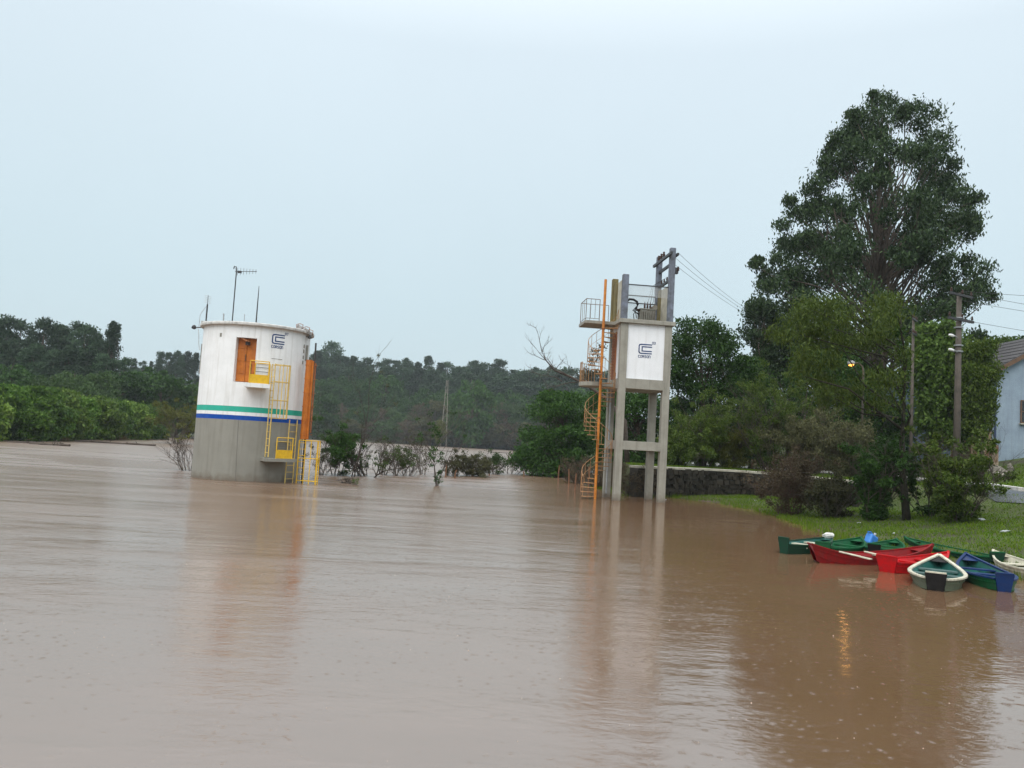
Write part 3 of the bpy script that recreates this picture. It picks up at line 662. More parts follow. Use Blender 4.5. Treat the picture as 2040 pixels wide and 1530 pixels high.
# dark conduit down the left flank, cable loop from the rim lamp
pa = math.radians(-84)
MB().tube(D(pa, TR + 0.05, 0.6), D(pa, TR + 0.05, zpx(402, 690)), 0.035).build('conduit', M_dark, tower, TO)
MB().tube(D(pa + .03, TR + 0.06, zpx(402, 740)), D(pa + .03, TR + 0.06, zpx(404, 682)), 0.05).build('conduit', M_greyp, tower, TO)
zz = ZTOP + 0.15
lp = D(math.radians(-80), TR + 0.35, ZTOP + 0.0)
lm = MB(); lm.lathe(lp + Vector((-0.12, 0, 0)), [(0.02, -.10), (0.09, -.08), (0.10, 0.02), (0.03, 0.1)], 12, axis=(-0.8, -0.4, -0.4)); lm.tube(lp, lp + Vector((0.25, 0.05, 0.02)), 0.025)
lm.build('rim_lamp', M_dark, tower, TO)
cb = [lp + Vector((0.05, 0, 0.02)) + Vector((0.03 * k2 + 0.02 * math.sin(k2), 0, -0.17 * k2)) for k2 in range(7)]
MB().path(cb, 0.012, 5).build('cable', M_lightm, tower, TO)
# aerials on the roof
def ztop(px, py, Y): return at_y(px, py, Y)
Ym = TC[1] - 1.3
m0 = at_y(463, 636, Ym); m1 = at_y(467, 541, Ym); m0.z = ZTOP + 0.18
mast = MB(); mast.path([m0, Vector((m0.x, Ym, m1.z)), Vector((m0.x - 0.02, Ym, m1.z + 0.15)), Vector((m0.x - 0.03, Ym, m1.z + 0.22)), Vector((m0.x - 0.10, Ym, m1.z + 0.24)), Vector((m0.x - 0.13, Ym, m1.z + 0.12))], 0.026, 6)
mast = mast.build('antenna_mast', M_dark, tower, TO)
bm0 = Vector((m0.x - 0.05, Ym - 0.04, m1.z)); bm1 = bm0 + Vector((1.0, -0.15, 0.02))
boom = MB().tube(bm0, bm1, 0.014, n=5).build('antenna_boom', M_dark, mast, TO)
for k2 in range(7):
    q = bm0 + (bm1 - bm0) * (0.12 + 0.14 * k2); hl = 0.17 - 0.012 * k2
    MB().tube(q - Vector((0, 0, hl)), q + Vector((0, 0, hl)), 0.008, n=4).build('antenna_element', M_dark, mast, TO)
MB().box(bm0 + Vector((0.22, -0.03, -0.02)), (0.16, 0.06, 0.10)).build('antenna_box', M_dark, mast, TO)
MB().box((m0.x, Ym, ZTOP + 0.2), (0.32, 0.26, 0.1)).build('mast_foot', M_dark, mast, TO)
m0 = at_y(510.5, 638, Ym); m1 = at_y(515, 570, Ym)
ms2 = MB().path([(m0.x, Ym, ZTOP + .18), (m0.x, Ym, m0.z + (m1.z - m0.z) * .55), (m0.x, Ym, m1.z)], [0.032, 0.024, 0.012], 6).build('antenna_mast', M_dark, tower, TO)
MB().box((m0.x, Ym, ZTOP + 0.2), (0.2, 0.2, 0.1)).build('mast_foot', M_dark, ms2, TO)
m0 = at_y(411, 633, Ym + 0.6); m1 = at_y(413, 588, Ym + 0.6); Yq = Ym + 0.6
ms3 = MB().path([(m0.x, Yq, ZTOP + .17), (m0.x, Yq, m0.z + (m1.z - m0.z) * .6), (m0.x, Yq, m0.z + (m1.z - m0.z) * .6), (m0.x, Yq, m1.z)], [0.035, 0.035, 0.012, 0.012], 6).build('antenna_mast', M_dark, tower, TO)
for k2 in range(5):
    z = m0.z + (m1.z - m0.z) * (0.66 + 0.075 * k2); MB().tube((m0.x - 0.15, Yq, z + .03), (m0.x + 0.15, Yq, z - .03), 0.008, n=4).build('antenna_element', M_galv, ms3, TO)
MB().box((m0.x, Yq, ZTOP + 0.2), (0.32, 0.3, 0.12)).build('mast_foot', M_roofslab, ms3, TO)
MB().path([(m0.x, Yq, m0.z + .55), (m0.x - .12, Yq, m0.z + .40), (m0.x - .28, Yq, m0.z + .12), (lp.x + .1, lp.y, lp.z + .05)], 0.01, 5).build('cable', M_lightm, ms3, TO)
for px_, y0_, y1_, r_ in ((445, 637, 626, 0.03), (486.5, 638, 627, 0.014)):
    a = at_y(px_, y0_, Ym); b = at_y(px_, y1_, Ym); MB().path([(a.x, Ym, ZTOP + .17), (a.x, Ym, b.z), (a.x - .03, Ym, b.z + .02)], r_, 6).build('roof_spike', M_galv, tower, TO)
# floodlights on the right rim
for j, (px_, py_, sgn) in enumerate(((597, 652, 0), (610, 658, 1), (617, 664, 1))):
    a = at_y(px_, py_, TC[1] - 0.9 + 0.3 * j)
    fl = MB(); fl.box(a, (0.26, 0.2, 0.16), rz=0.4, M=Matrix.Rotation(0.5, 3, 'Y') @ Matrix.Rotation(0.3 + .3 * j, 3, 'Z')); fl.box(a + Vector((0.02, -.11, -.02)), (0.22, 0.03, 0.14))
    fo = fl.build('floodlight', M_lightm, tower, TO, bevel=0.015)
    MB().path([a + Vector((-.13, 0, -.1)), a + Vector((-.15, 0, .12)), a + Vector((0, 0, .16)), a + Vector((.14, 0, .12)), a + Vector((.13, 0, -.06))], 0.016, 5).build('bracket', M_rust, fo, TO)
a = at_y(617, 671.5, TC[1] - 0.4)
sl = MB(); sl.lathe(a, [(0.015, 0.1), (0.05, 0.06), (0.09, -.02), (0.09, -.06), (0.01, -.08)], 12); sl.tube(a + Vector((0, 0, .02)), a + Vector((-.22, 0, .0)), 0.018)
sl.build('rim_lamp', M_dark, tower, TO)

# ------------------------------------------------------------------ transformer tower on columns
RZ = math.radians(5.6)
fl_ = at_y(1227, 999, 35.5); HW = 1.0
ctr = Vector((fl_.x, 35.5, 0)) + Matrix.Rotation(RZ, 3, 'Z') @ Vector((HW, HW, 0))
tt = empty('transformer_tower', (ctr.x, ctr.y, 0), RZ)
tag(tt, 'tall concrete transformer tower on four columns with white boxed top and spiral stair', 'tower')
Rinv = Matrix.Rotation(-RZ, 3, 'Z')
def lz(px, py, dy=-HW):
    """height of a pixel on the tower plane at local depth dy"""
    Y_ = ctr.y + dy; return at_y(px, py, Y_).z
ZB0, ZB1 = 2.25, 2.64
ZX0, ZX1, ZX2, ZS = 4.95, 5.40, 7.86, 8.04
CW = 0.32
for sx_ in (-1, 1):
    for sy_ in (-1, 1):
        MB().box((sx_ * HW, sy_ * HW, (ZX2 - 2.2) / 2), (CW, CW, ZX2 + 2.2)).build('column', M_conc, tt, bevel=0.012)
for z0, z1 in ((ZB0, ZB1), (ZX0, ZX1)):
    for sy_ in (-1, 1): MB().box((0, sy_ * (HW + 0.003), (z0 + z1) / 2), (2 * HW - CW, CW + 0.02, z1 - z0)).build('beam', M_conc, tt, bevel=0.01)
    for sx_ in (-1, 1): MB().box((sx_ * (HW + 0.003), 0, (z0 + z1) / 2), (CW + 0.02, 2 * HW - CW, z1 - z0)).build('beam', M_conc, tt, bevel=0.01)
for sy_ in (-1, 1): MB().box((0, sy_ * (HW + 0.04), (ZX1 + ZX2) / 2), (2 * HW - CW, 0.12, ZX2 - ZX1)).build('wall_panel', M_panelw, tt)
for sx_ in (-1, 1): MB().box((sx_ * (HW + 0.04), 0, (ZX1 + ZX2) / 2), (0.12, 2 * HW - CW, ZX2 - ZX1)).build('wall_panel', M_panelw, tt)
MB().box((0, 0, ZX0 + 0.1), (2 * HW - CW, 2 * HW - CW, 0.16)).build('box_floor', M_conc, tt)
MB().box((0, 0, (ZX2 + ZS) / 2), (2 * HW + CW + 0.22, 2 * HW + CW + 0.22, ZS - ZX2)).build('roof_slab', M_conc, tt, bevel=0.015)
fy = -HW - 0.04 - 0.06
def SR(u, v, o): return Vector((u, fy - o, v))
lgp = Rinv @ (at_y(1272.4, 703.5, ctr.y - HW - .1) - Vector((ctr.x, ctr.y, 0)))
logo(tt, lambda u, v, o: SR(lgp.x + u, lgp.z + v, o), 0.56, 0.40, '03')
MB().tube((-HW + 0.33, HW - 0.6, -1.5), (-HW + 0.33, HW - 0.6, ZX0 + 0.1), 0.06, n=10).build('drain_pipe', M_galv, tt)
MB().tube((-HW - 0.08, HW - 0.33, 0.2), (-HW - 0.08, HW - 0.33, ZX1), 0.04, n=8).build('drain_pipe', M_galv, tt)
# narrow rusty slatted door on the stair side
dr_ = MB().box((-HW - 0.125, 0.22, 6.5), (0.05, 0.75, 2.15)).build('door', M_rust, tt, bevel=0.008)
for k2 in range(14): MB().box((-HW - 0.16, 0.22, 5.6 + 0.135 * k2), (0.03, 0.62, 0.055)).build('slat', M_rust, dr_)
# posts on the slab
def post(x, y, zt, mat, w_=0.27):
    return MB().box((x, y, (ZS + zt) / 2), (w_, w_, zt - ZS)).build('post', mat, tt, bevel=0.02)
pe = HW + 0.05
post(-pe, -pe, 10.05, M_post); post(-pe, pe, 10.25, M_olive); pF = post(pe, -pe, 11.42, M_post, 0.25); pB = post(pe, pe, 11.5, M_post, 0.25)
MB().box((-pe, pe - 0.42, (ZS + 9.95) / 2), (0.16, 0.5, 9.95 - ZS)).build('side_screen', M_olive, tt)
MB().box((-pe, -0.35, (ZS + 9.9) / 2), (0.10, 1.0, 9.9 - ZS)).build('side_screen', M_pale, tt)
MB().box((pe, pe - 0.36, (ZS + 9.8) / 2), (0.10, 0.44, 9.8 - ZS)).build('side_screen', M_olive, tt)
MB().box((pe, -0.2, (ZS + 9.75) / 2), (0.10, 1.0, 9.75 - ZS)).build('side_screen', M_pale, tt)
# top rails and wire mesh
for y_, z_ in ((-pe, 9.62), (pe, 9.55), (pe, ZS + 0.06)):
    MB().beam((-pe, y_, z_), (pe, y_, z_), 0.045, 0.045).build('screen_rail', M_dark, tt)
MB().beam((-pe, -pe, 9.75), (-pe, pe, 9.75), 0.04, 0.04).build('screen_rail', M_dark, tt)
MB().quad((-pe, pe - .01, ZS + .05), (pe, pe - .01, ZS + .05), (pe, pe - .01, 9.55), (-pe, pe - .01, 9.55)).build('wire_screen', M_screen, tt)
MB().quad((-pe, -pe + .01, 9.12), (pe, -pe + .01, 9.12), (pe, -pe + .01, 9.62), (-pe, -pe + .01, 9.62)).build('wire_screen', M_screen, tt)
MB().beam((-pe + .1, pe - .05, 9.18), (pe - .1, pe - .05, 9.18), 0.04, 0.04).build('screen_rail', M_dark, tt)
# crossarms between the two tall posts, pin insulators, strain insulators
def insul(c, parent, ax=(0, 0, 1), s=1.0):
    return MB().lathe(c, [(0.02 * s, 0), (0.02 * s, .05 * s), (.07 * s, .06 * s), (.075 * s, .10 * s), (.045 * s, .12 * s), (.065 * s, .14 * s), (.065 * s, .18 * s), (.035 * s, .2 * s), (.05 * s, .23 * s), (.05 * s, .27 * s), (.02 * s, .29 * s)], 10, axis=ax).build('insulator', M_porc, parent)
ca = MB().beam((pe - 0.17, -pe - 0.45, 11.10), (pe - 0.17, pe + 0.35, 11.10), 0.10, 0.12).build('crossarm', M_dark, tt)
for y_ in (0.55, 0.15, -0.25): insul((pe - 0.17, y_, 11.15), ca, s=1.0)
MB().beam((pe, -pe + .1, 10.72), (pe, pe - .1, 10.72), 0.07, 0.14).build('crossarm', M_dark, tt)
cb_ = MB().beam((pe, -pe + .1, 10.0), (pe, pe - .1, 10.0), 0.09, 0.12).build('crossarm', M_dark, tt)
for y_ in (0.5, 0.1, -0.35): insul((pe, y_, 10.05), cb_, s=0.7)
MB().beam((pe + 0.17, -pe - 0.3, 11.10), (pe + 0.17, -pe + 0.5, 11.10), 0.09, 0.11).build('crossarm', M_dark, tt)
cc_ = MB().box((pe + 0.2, -pe, 10.40), (0.16, 0.2, 0.28)).build('cable_terminal', M_dark, tt, bevel=0.02)
for k2 in range(3): insul((pe + 0.26, -pe - .1 + .1 * k2, 10.35), cc_, s=0.8)
# drooping jumper leads to the transformer
for j, y_ in enumerate((0.5, 0.1, -0.35)):
    MB().path([(pe - .05, y_, 10.2), (pe - .5, y_ * .6, 9.9), (0.35 + .12 * j, .1, 9.2), (0.30 + .12 * j, 0.1, 8.98)], 0.008, 4).build('jumper_lead', M_wire, tt)
# upper balcony at the stair head and half-height landing
ZU = ZX2
MB().box((-HW - 0.95, 0.35, ZU + 0.06), (1.45, 1.5, 0.14)).build('balcony_slab', M_conc, tt, bevel=0.01)
def lrail(pts, z0, z1, mat, nbar, r=0.016, name='railing'):
    mb = MB()
    for a, b in zip(pts[:-1], pts[1:]):
        mb.tube((a[0], a[1], z1), (b[0], b[1], z1), r, n=5); mb.tube((a[0], a[1], z0 + .1), (b[0], b[1], z0 + .1), r * .8, n=5)
    for p in pts: mb.tube((p[0], p[1], z0 - .02), (p[0], p[1], z1), r, n=5)
    ro = mb.build(name, mat, tt)
    for a, b in zip(pts[:-1], pts[1:]):
        a, b = Vector(a), Vector(b)
        for k2 in range(nbar):
            q = a + (b - a) * (k2 + 1) / (nbar + 1); MB().tube((q.x, q.y, z0 + .1), (q.x, q.y, z1), r * .6, n=4).build('baluster', mat, ro)
    return ro
M_railg = surf('rusty_grey_rail', (0.20, 0.13, 0.09), 0.7, (0.10, 0.07, 0.05), 9)
lrail([(-HW - 1.0, -0.3), (-HW - 1.62, -0.3), (-HW - 1.62, 1.04), (-HW - 0.3, 1.04)], ZU + .13, ZU + 1.12, M_railg, 2)
ZL = 5.22
mb = MB()
pts_ = [(-HW - .1, -.35)] + [(-HW - 0.95 + 0.72 * math.cos(t), 0.3 + 0.72 * math.sin(t)) for t in [math.radians(a) for a in range(270, 89, -20)]] + [(-HW - .1, 1.0)]
n_ = len(pts_)
mb.v += [(p[0], p[1], ZL) for p in pts_] + [(p[0], p[1], ZL - .18) for p in pts_]
mb.f += [tuple(range(n_)), tuple(range(2 * n_ - 1, n_ - 1, -1))] + [(i, n_ + i, n_ + (i + 1) % n_, (i + 1) % n_) for i in range(n_)]; mb.m += [0] * (n_ + 2)
mb.build('landing_slab', M_conc, tt)
lrail([(-HW - 0.95 + 0.68 * math.cos(math.radians(a)), 0.3 + 0.68 * math.sin(math.radians(a))) for a in range(200, 79, -24)], ZL, ZL + .9, M_stair, 1)
# spiral stair
SP = Vector((-HW - 0.86, -HW + 0.38, 0)); SRAD = 0.66
stair = MB().tube((SP.x, SP.y, -2.0), (SP.x, SP.y, 9.85), 0.062, n=12).build('stair_pole', M_orangep, tt, smooth=False)
rise_ = 0.193; per = 15; nst = int((ZU) / rise_)
def spa(i): return math.radians(200) - i * 2 * math.pi / per
hand = []
for i in range(nst):
    a = spa(i); z = 0.12 + i * rise_
    mb = MB(); d0 = 0.21
    P_ = lambda r_, t, zz_: (SP.x + r_ * math.cos(t), SP.y + r_ * math.sin(t), zz_)
    top = [P_(.05, a - .4, z), P_(SRAD, a - d0, z), P_(SRAD, a + d0, z), P_(.05, a + .4, z)]; bot = [(p[0], p[1], z - .03) for p in top]
    mb.quad(*top); mb.quad(*bot[::-1])
    for k2 in range(4): mb.quad(top[k2], bot[k2], bot[(k2 + 1) % 4], top[(k2 + 1) % 4])
    mb.build('tread', M_stair, stair)
    q = P_(SRAD - .01, a, z); MB().tube(q, (q[0], q[1], z + .85), 0.010, n=4).build('baluster', M_stair, stair)
    hand.append((q[0], q[1], z + .85))
MB().path(hand, 0.014, 5).build('handrail', M_stair, stair)
MB().path([(p[0], p[1], p[2] - .42) for p in hand], 0.009, 4).build('handrail', M_stair, stair)
for k2 in range(4): MB().lathe((SP.x, SP.y, 1.6 + 2.0 * k2), [(0.062, -.03), (0.085, -.03), (0.085, .03), (0.062, .03)], 12).build('collar', M_rust, stair)

# the transformer itself stands on the slab
trp = ctr + Matrix.Rotation(RZ, 3, 'Z') @ Vector((0.28, 0.1, 0)); trf = empty('transformer', (trp.x, trp.y, ZS), RZ)
tag(trf, 'grey oil-filled transformer with three bushings standing on the tower slab', 'transformer')
mb = MB().box((0, 0, 0.36), (0.72, 0.52, 0.62)); mb.box((0, 0, 0.03), (0.6, 0.5, 0.06)); mb.build('tank', M_trafo, trf, bevel=0.03)
MB().box((0, 0, 0.69), (0.78, 0.58, 0.05)).build('lid', M_trafo, trf, bevel=0.01)
for k2 in range(7): MB().box((-0.30 + 0.1 * k2, -0.32, 0.35), (0.025, 0.13, 0.46)).build('cooling_fin', M_trafo, trf)
MB().lathe((0.34, 0.05, 0.80), [(0.02, -.24), (0.12, -.24), (0.12, .22), (0.02, .24)], 12, axis=(0, 1, 0)).build('oil_conservator', M_trafo, trf)
for k2 in range(3):
    MB().lathe((-0.1 + 0.13 * k2, 0, 0.71), [(.05, 0), (.055, .04), (.035, .07), (.06, .10), (.03, .13), (.055, .17), (.028, .2), (.045, .23), (.02, .27), (.012, .36)], 10).build('bushing', M_porc, trf)
for k2 in range(3): MB().lathe((-0.32, -0.14 + 0.13 * k2, 0.6), [(.035, 0), (.04, .05), (.025, .08), (.03, .14), (.01, .18)], 8, axis=(-1, 0, 0.6)).build('bushing', M_porc, trf)
cbp = ctr + Matrix.Rotation(RZ, 3, 'Z') @ Vector((-0.6, -0.1, 0)); cab = empty('cable_riser', (cbp.x, cbp.y, ZS), RZ)
tag(cab, 'thick black cable looping up from the slab beside the transformer', 'cable')
MB().path([(-0.16, 0, -0.0), (-0.16, 0, .75), (-0.12, 0, .98), (0.0, 0, 1.1), (0.2, 0, 1.09), (0.36, 0, 1.0), (0.40, 0, .85)], 0.055, 8).build('sheath', M_black, cab, smooth=True)
for k2 in range(4): MB().path([(0.40, 0, .85), (0.34 - .05 * k2, .03 * k2, .6), (0.22 + .13 * k2, 0.04 * k2, .42), (0.26 + .11 * k2, .02, .18 + .06 * k2)], 0.02, 5).build('core_lead', M_black, cab)

# ------------------------------------------------------------------ retaining wall, house, rubble
rs = random.Random(5)
wl = empty('retaining_wall', (WALL[0][0], WALL[0][1], 0)); WO = (WALL[0][0], WALL[0][1], 0)
tag(wl, 'dark mossy stone retaining wall along the bank behind the transformer tower', 'wall')
wp = resample(WALL, 120); mb = MB(); core = MB()
for a, b in zip(wp[:-1], wp[1:]): core.beam((a[0], a[1], 0.45), (b[0], b[1], 0.45), 0.5, 1.9)
core.build('wall_core', M_stone, wl, WO)
for row in range(6):
    i = rs.random()
    while i < 117:
        st = rs.uniform(1.0, 2.6); a = wp[int(i)]; b = wp[min(int(i + st), 118)]
        if np.linalg.norm(b - a) < 0.05: i += st; continue
        c = (a + b) / 2; an = math.atan2(b[1] - a[1], b[0] - a[0]); L_ = float(np.linalg.norm(b - a))
        mb.box((c[0] + math.sin(an) * 0.25, c[1] - math.cos(an) * 0.25, 0.1 + row * 0.235 + rs.uniform(-.07, .07)), (L_ * rs.uniform(.7, 1.0), rs.uniform(.06, .30), rs.uniform(.13, .27)), M=Matrix.Rotation(an + rs.uniform(-.12, .12), 3, 'Z') @ Matrix.Rotation(rs.uniform(-.14, .14), 3, 'Y'))
        i += st
tag(mb.build('stonework', leafmat('stone_piece', (0.022, 0.020, 0.015), (0.060, 0.052, 0.040), .9, 0.0, 0.0), wl, WO), kind='stuff')
cp = resample(WALL, 24)
for a, b in zip(cp[:-1], cp[1:]):
    b2 = a + (b - a) * 0.985; MB().beam((a[0], a[1], 1.45), (b2[0], b2[1], 1.45), 0.62, 0.12).build('coping_slab', M_pale, wl, WO, bevel=0.015)

HX, HY = at_y(1977, 880, 50).x, 50.0
HZ = tz(HX + 2, HY) - 0.4
house = empty('house', (HX, HY, HZ)); tag(house, 'pale blue stucco house with grey tiled roof on the rise above the street', 'house')
ez = at_y(1992, 742, 50).z - HZ                        # eave height
HWd = 9.0; rt = ez + 2.7
mb = MB(); mb.box((HWd / 2, 4, ez / 2), (HWd, 8, ez))
mb.v += [(0, 0, ez), (HWd, 0, ez), (HWd / 2, 0, rt), (0, 8, ez), (HWd, 8, ez), (HWd / 2, 8, rt)]; n = len(mb.v) - 6
mb.f += [(n, n + 1, n + 2), (n + 5, n + 4, n + 3)]; mb.m += [0, 0]
mb.build('wall', M_house, house)
rf = MB()
for sgn, x0 in ((1, -0.45), (-1, HWd + 0.45)):
    x1 = HWd / 2; z0 = ez - 0.27
    rf.beam((x0, 4, z0 + .12), (x1, 4, rt + .14), 8.7, 0.12, up=(0, 0, 1))
roof = rf.build('roof', M_tile, house)
for k2 in range(9):
    t = (k2 + .5) / 9
    MB().beam((-.45 + (HWd / 2 + .45) * t, -0.33, ez - .27 + (rt - ez + .27) * t + .21), (-.45 + (HWd / 2 + .45) * t, 8.3, ez - .27 + (rt - ez + .27) * t + .21), 0.52, 0.05, up=(-0.5, 0, 0.85)).build('tile_course', M_tile, roof)
MB().beam((-0.45, -0.36, ez - 0.24), (HWd / 2, -0.36, rt + 0.06), 0.05, 0.24).build('barge_board', M_rake, roof)
MB().beam((HWd / 2, -0.36, rt + 0.06), (HWd + 0.45, -0.36, ez - 0.24), 0.05, 0.24).build('barge_board', M_rake, roof)
wx = at_y(2033, 820, 50).x - HX; wz0 = at_y(2035, 842, 50).z - HZ; wz1 = at_y(2035, 798, 50).z - HZ
wi = MB().box((wx + 0.75, -0.02, (wz0 + wz1) / 2), (1.5, 0.08, wz1 - wz0)).build('window', M_glassdark, house)
for sx_ in (0, 1.5): MB().box((wx + sx_, -0.06, (wz0 + wz1) / 2), (0.07, 0.06, wz1 - wz0)).build('frame', M_rake, wi)
for z_ in (wz0, (wz0 + wz1) / 2, wz1): MB().box((wx + .75, -0.055, z_), (1.5, 0.06, 0.06)).build('frame', M_rake, wi)
MB().box((wx + .75, -.1, wz0 - .08), (1.7, .18, .07)).build('sill', M_pale, wi)
MB().tube((0.12, -.08, 0.2), (0.12, -.08, ez - .2), 0.06).build('downpipe', surf('blue_downpipe', (0.04, 0.06, 0.12), 0.5), house)
# set-back wing of the house, its blue darkened to stand in for tree shade, with a dark doorway
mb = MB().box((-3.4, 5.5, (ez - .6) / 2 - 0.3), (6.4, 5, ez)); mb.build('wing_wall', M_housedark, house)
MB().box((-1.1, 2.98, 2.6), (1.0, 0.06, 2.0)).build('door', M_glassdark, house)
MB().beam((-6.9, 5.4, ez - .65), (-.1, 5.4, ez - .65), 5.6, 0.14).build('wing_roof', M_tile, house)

# stained porch block with dark handrail
pq_ = at_y(1932, 912, 47.5); PB = empty('porch_block', (pq_.x, 47.5, tz(pq_.x + 1, 47.5) - 0.3))
tag(PB, 'rust-stained rendered porch block with a dark handrail beside the blue house', 'wall')
b0 = PB.location.z; h1 = at_y(1940, 858, 47.5).z - b0; wdt = at_y(1982, 880, 47.5).x - pq_.x
MB().box((wdt * .42, 1, h1 / 2), (wdt * .84, 2.2, h1)).build('block', M_stain, PB, bevel=0.02)
MB().box((wdt * .95, 0.6, h1 * .34), (wdt * .25, 1.6, h1 * .68)).build('step_block', M_stain, PB, bevel=0.02)
for x0, x1, za, zb in ((0, wdt * .8, h1 + .75, h1 + .55), (wdt * .8, wdt * 1.05, h1 + .55, h1 * .68 + .3)):
    MB().tube((x0, 0.1, za), (x1, .1, zb), 0.03, n=6).build('handrail', M_dark, PB)
for x0, z0, z1 in ((0.05, h1 - .02, h1 + .74), (wdt * .4, h1 - .02, h1 + .65), (wdt * .8, h1 - .02, h1 + .55), (wdt * 1.05, h1 * .66, h1 * .68 + .3)): MB().tube((x0, .1, z0), (x0, .1, z1), 0.025, n=6).build('baluster', M_dark, PB)

def rock(name, c, s, seed, mat, parent=None):
    r_ = random.Random(seed); mb = MB(); n1, n2 = 7, 5
    prof = [(math.sin(math.pi * i / n2), -math.cos(math.pi * i / n2)) for i in range(n2 + 1)]
    for i, (a, b) in enumerate(prof):
        for j in range(n1):
            t = 2 * math.pi * j / n1; q = r_.uniform(.75, 1.15); mb.v.append((a * math.cos(t) * s[0] * q, a * math.sin(t) * s[1] * q, b * s[2] * r_.uniform(.85, 1.1) + s[2] * .6))
    for i in range(n2):
        for j in range(n1): mb.f.append((i * n1 + j, i * n1 + (j + 1) % n1, (i + 1) * n1 + (j + 1) % n1, (i + 1) * n1 + j)); mb.m.append(0)
    o = mb.build(name, mat, parent); o.location = c; o.rotation_euler = (r_.uniform(-.3, .3), r_.uniform(-.3, .3), r_.uniform(0, 6)); return o
RUB = [(1958, 938, .9, .3), (1975, 934, .6, .2), (1990, 944, .45, .3), (2003, 950, .5, .25), (2012, 941, .3, .35), (1998, 952, .35, .2), (1983, 948, .3, .2)]
for j, (px_, py_, s_, h_) in enumerate(RUB):
    g_ = on_ground(px_, py_); o = rock('rubble', (g_.x, g_.y, g_.z - .05), (s_, s_ * .6, h_), 20 + j, M_rubble)
    tag(o, 'broken grey masonry lump in the rubble heap on the grass above the kerb', 'rubble', 'rubble heap above the kerb')

# ------------------------------------------------------------------ utility poles, wires, street lamps
def pole(px_base, Y, top_px, label, mat=M_poleconc, r0=0.125, arms=()):
    b = at_y(px_base, 940, Y); zt = at_y(top_px[0], top_px[1], Y).z; zb = tz(b.x, Y)
    # keep it plumb: take x from the top pixel
    x = at_y(top_px[0], top_px[1], Y).x
    o = empty('utility_pole', (x, Y, zb)); tag(o, label, 'utility pole')
    H = zt - zb
    MB().path([(0, 0, -.5), (0, 0, H * .5), (0, 0, H)], [r0 * 1.15, r0, r0 * .75], 12).build('shaft', mat, o, smooth=True)
    for z_, L_, an in arms:
        a = MB().beam((-L_ / 2 * math.cos(an), -.16 - L_ / 2 * math.sin(an), H - z_), (L_ / 2 * math.cos(an), -.16 + L_ / 2 * math.sin(an), H - z_), 0.09, 0.10).build('crossarm', M_dark, o)
        for t in (-.45, 0.05, .45): insul((L_ * t * math.cos(an), -.16 + L_ * t * math.sin(an), H - z_ + .04), a, s=.7)
    return o, H
p1, H1 = pole(1890, 33.0, (1911, 584), 'weathered grey utility pole with white luminaires rising from the leafy shrub', arms=((0.12, 1.5, 0.5), (1.15, 1.7, 0.5)))
for z_ in (1.05, 1.45, 2.2, 2.45): MB().lathe((0, 0, H1 - z_), [(.15, -.02), (.18, -.02), (.18, .02), (.15, .02)], 12).build('band', M_galv, p1)
for z_ in (1.85, 2.45):
    lm_ = MB().path([(-.1, -.1, H1 - z_ - .05), (-.25, -.2, H1 - z_), (-.38, -.25, H1 - z_ + .02)], 0.03, 6).build('luminaire_arm', M_galv, p1)
    MB().lathe((-.32, -.23, H1 - z_ + .0), [(.02, 0), (.05, .02), (.065, .14), (.045, .26), (.02, .28)], 10, axis=(-1, -.4, .1)).build('luminaire', surf('white_lamp_shell', (.8, .8, .78), .4), lm_)
p2, H2 = pole(1570, 58.0, (1578, 655), 'dark utility pole among the trees where the tower wires end', r0=0.16, arms=((0.2, 1.8, 0.2),))
p3, H3 = pole(1815, 44.0, (1820, 628), 'thin utility pole with insulator racks half hidden behind the ivy-clad trunk', r0=0.085, arms=((0.3, 1.0, 0.9), (1.1, .8, .9)))
def wire(p0, p1_, sag, label, group, r=0.008):
    p0, p1_ = Vector(p0), Vector(p1_); pts = []
    for k2 in range(25):
        t = k2 / 24; q = p0.lerp(p1_, t); q.z -= sag * 4 * t * (1 - t); pts.append(q)
    o = MB().path(pts, r, 5).build('power_line', M_wire); tag(o, label, 'wire', group)
hx = Matrix.Rotation(RZ, 3, 'Z')
for k2 in range(3):
    a = ctr + hx @ Vector((pe + 0.2, -pe - .25 + .35 * k2, 11.15 - .16 * k2)); b = Vector((p2.location.x - .5 + .5 * k2, p2.location.y - .2, p2.location.z + H2 - .1 - .3 * k2))
    wire(a, b, .45, 'thin power line sagging from the transformer tower into the trees', 'wires from the transformer tower')
for px_, py_, dz_ in ((2040, 583, 0.05), (2040, 600, 0.0), (2040, 614, -.35), (2040, 653, -1.15)):
    a = p1.location + Vector((0, -.2, H1 + dz_)); b = at_y(px_, py_, 32.0); e_ = a + (b - a) * 6.0; e_.z += 0.2
    wire(a, e_, 0.28, 'overhead line strung from the utility pole past the blue house roof', 'overhead lines on the pole by the shrub')
for k2 in range(2):
    wire(p1.location + Vector((-.2, 0, H1 - .05 - 1.1 * k2)), p3.location + Vector((0, 0, H3 - .1 - .9 * k2)), .25, 'overhead line between the two poles among the trees', 'lines between the poles')

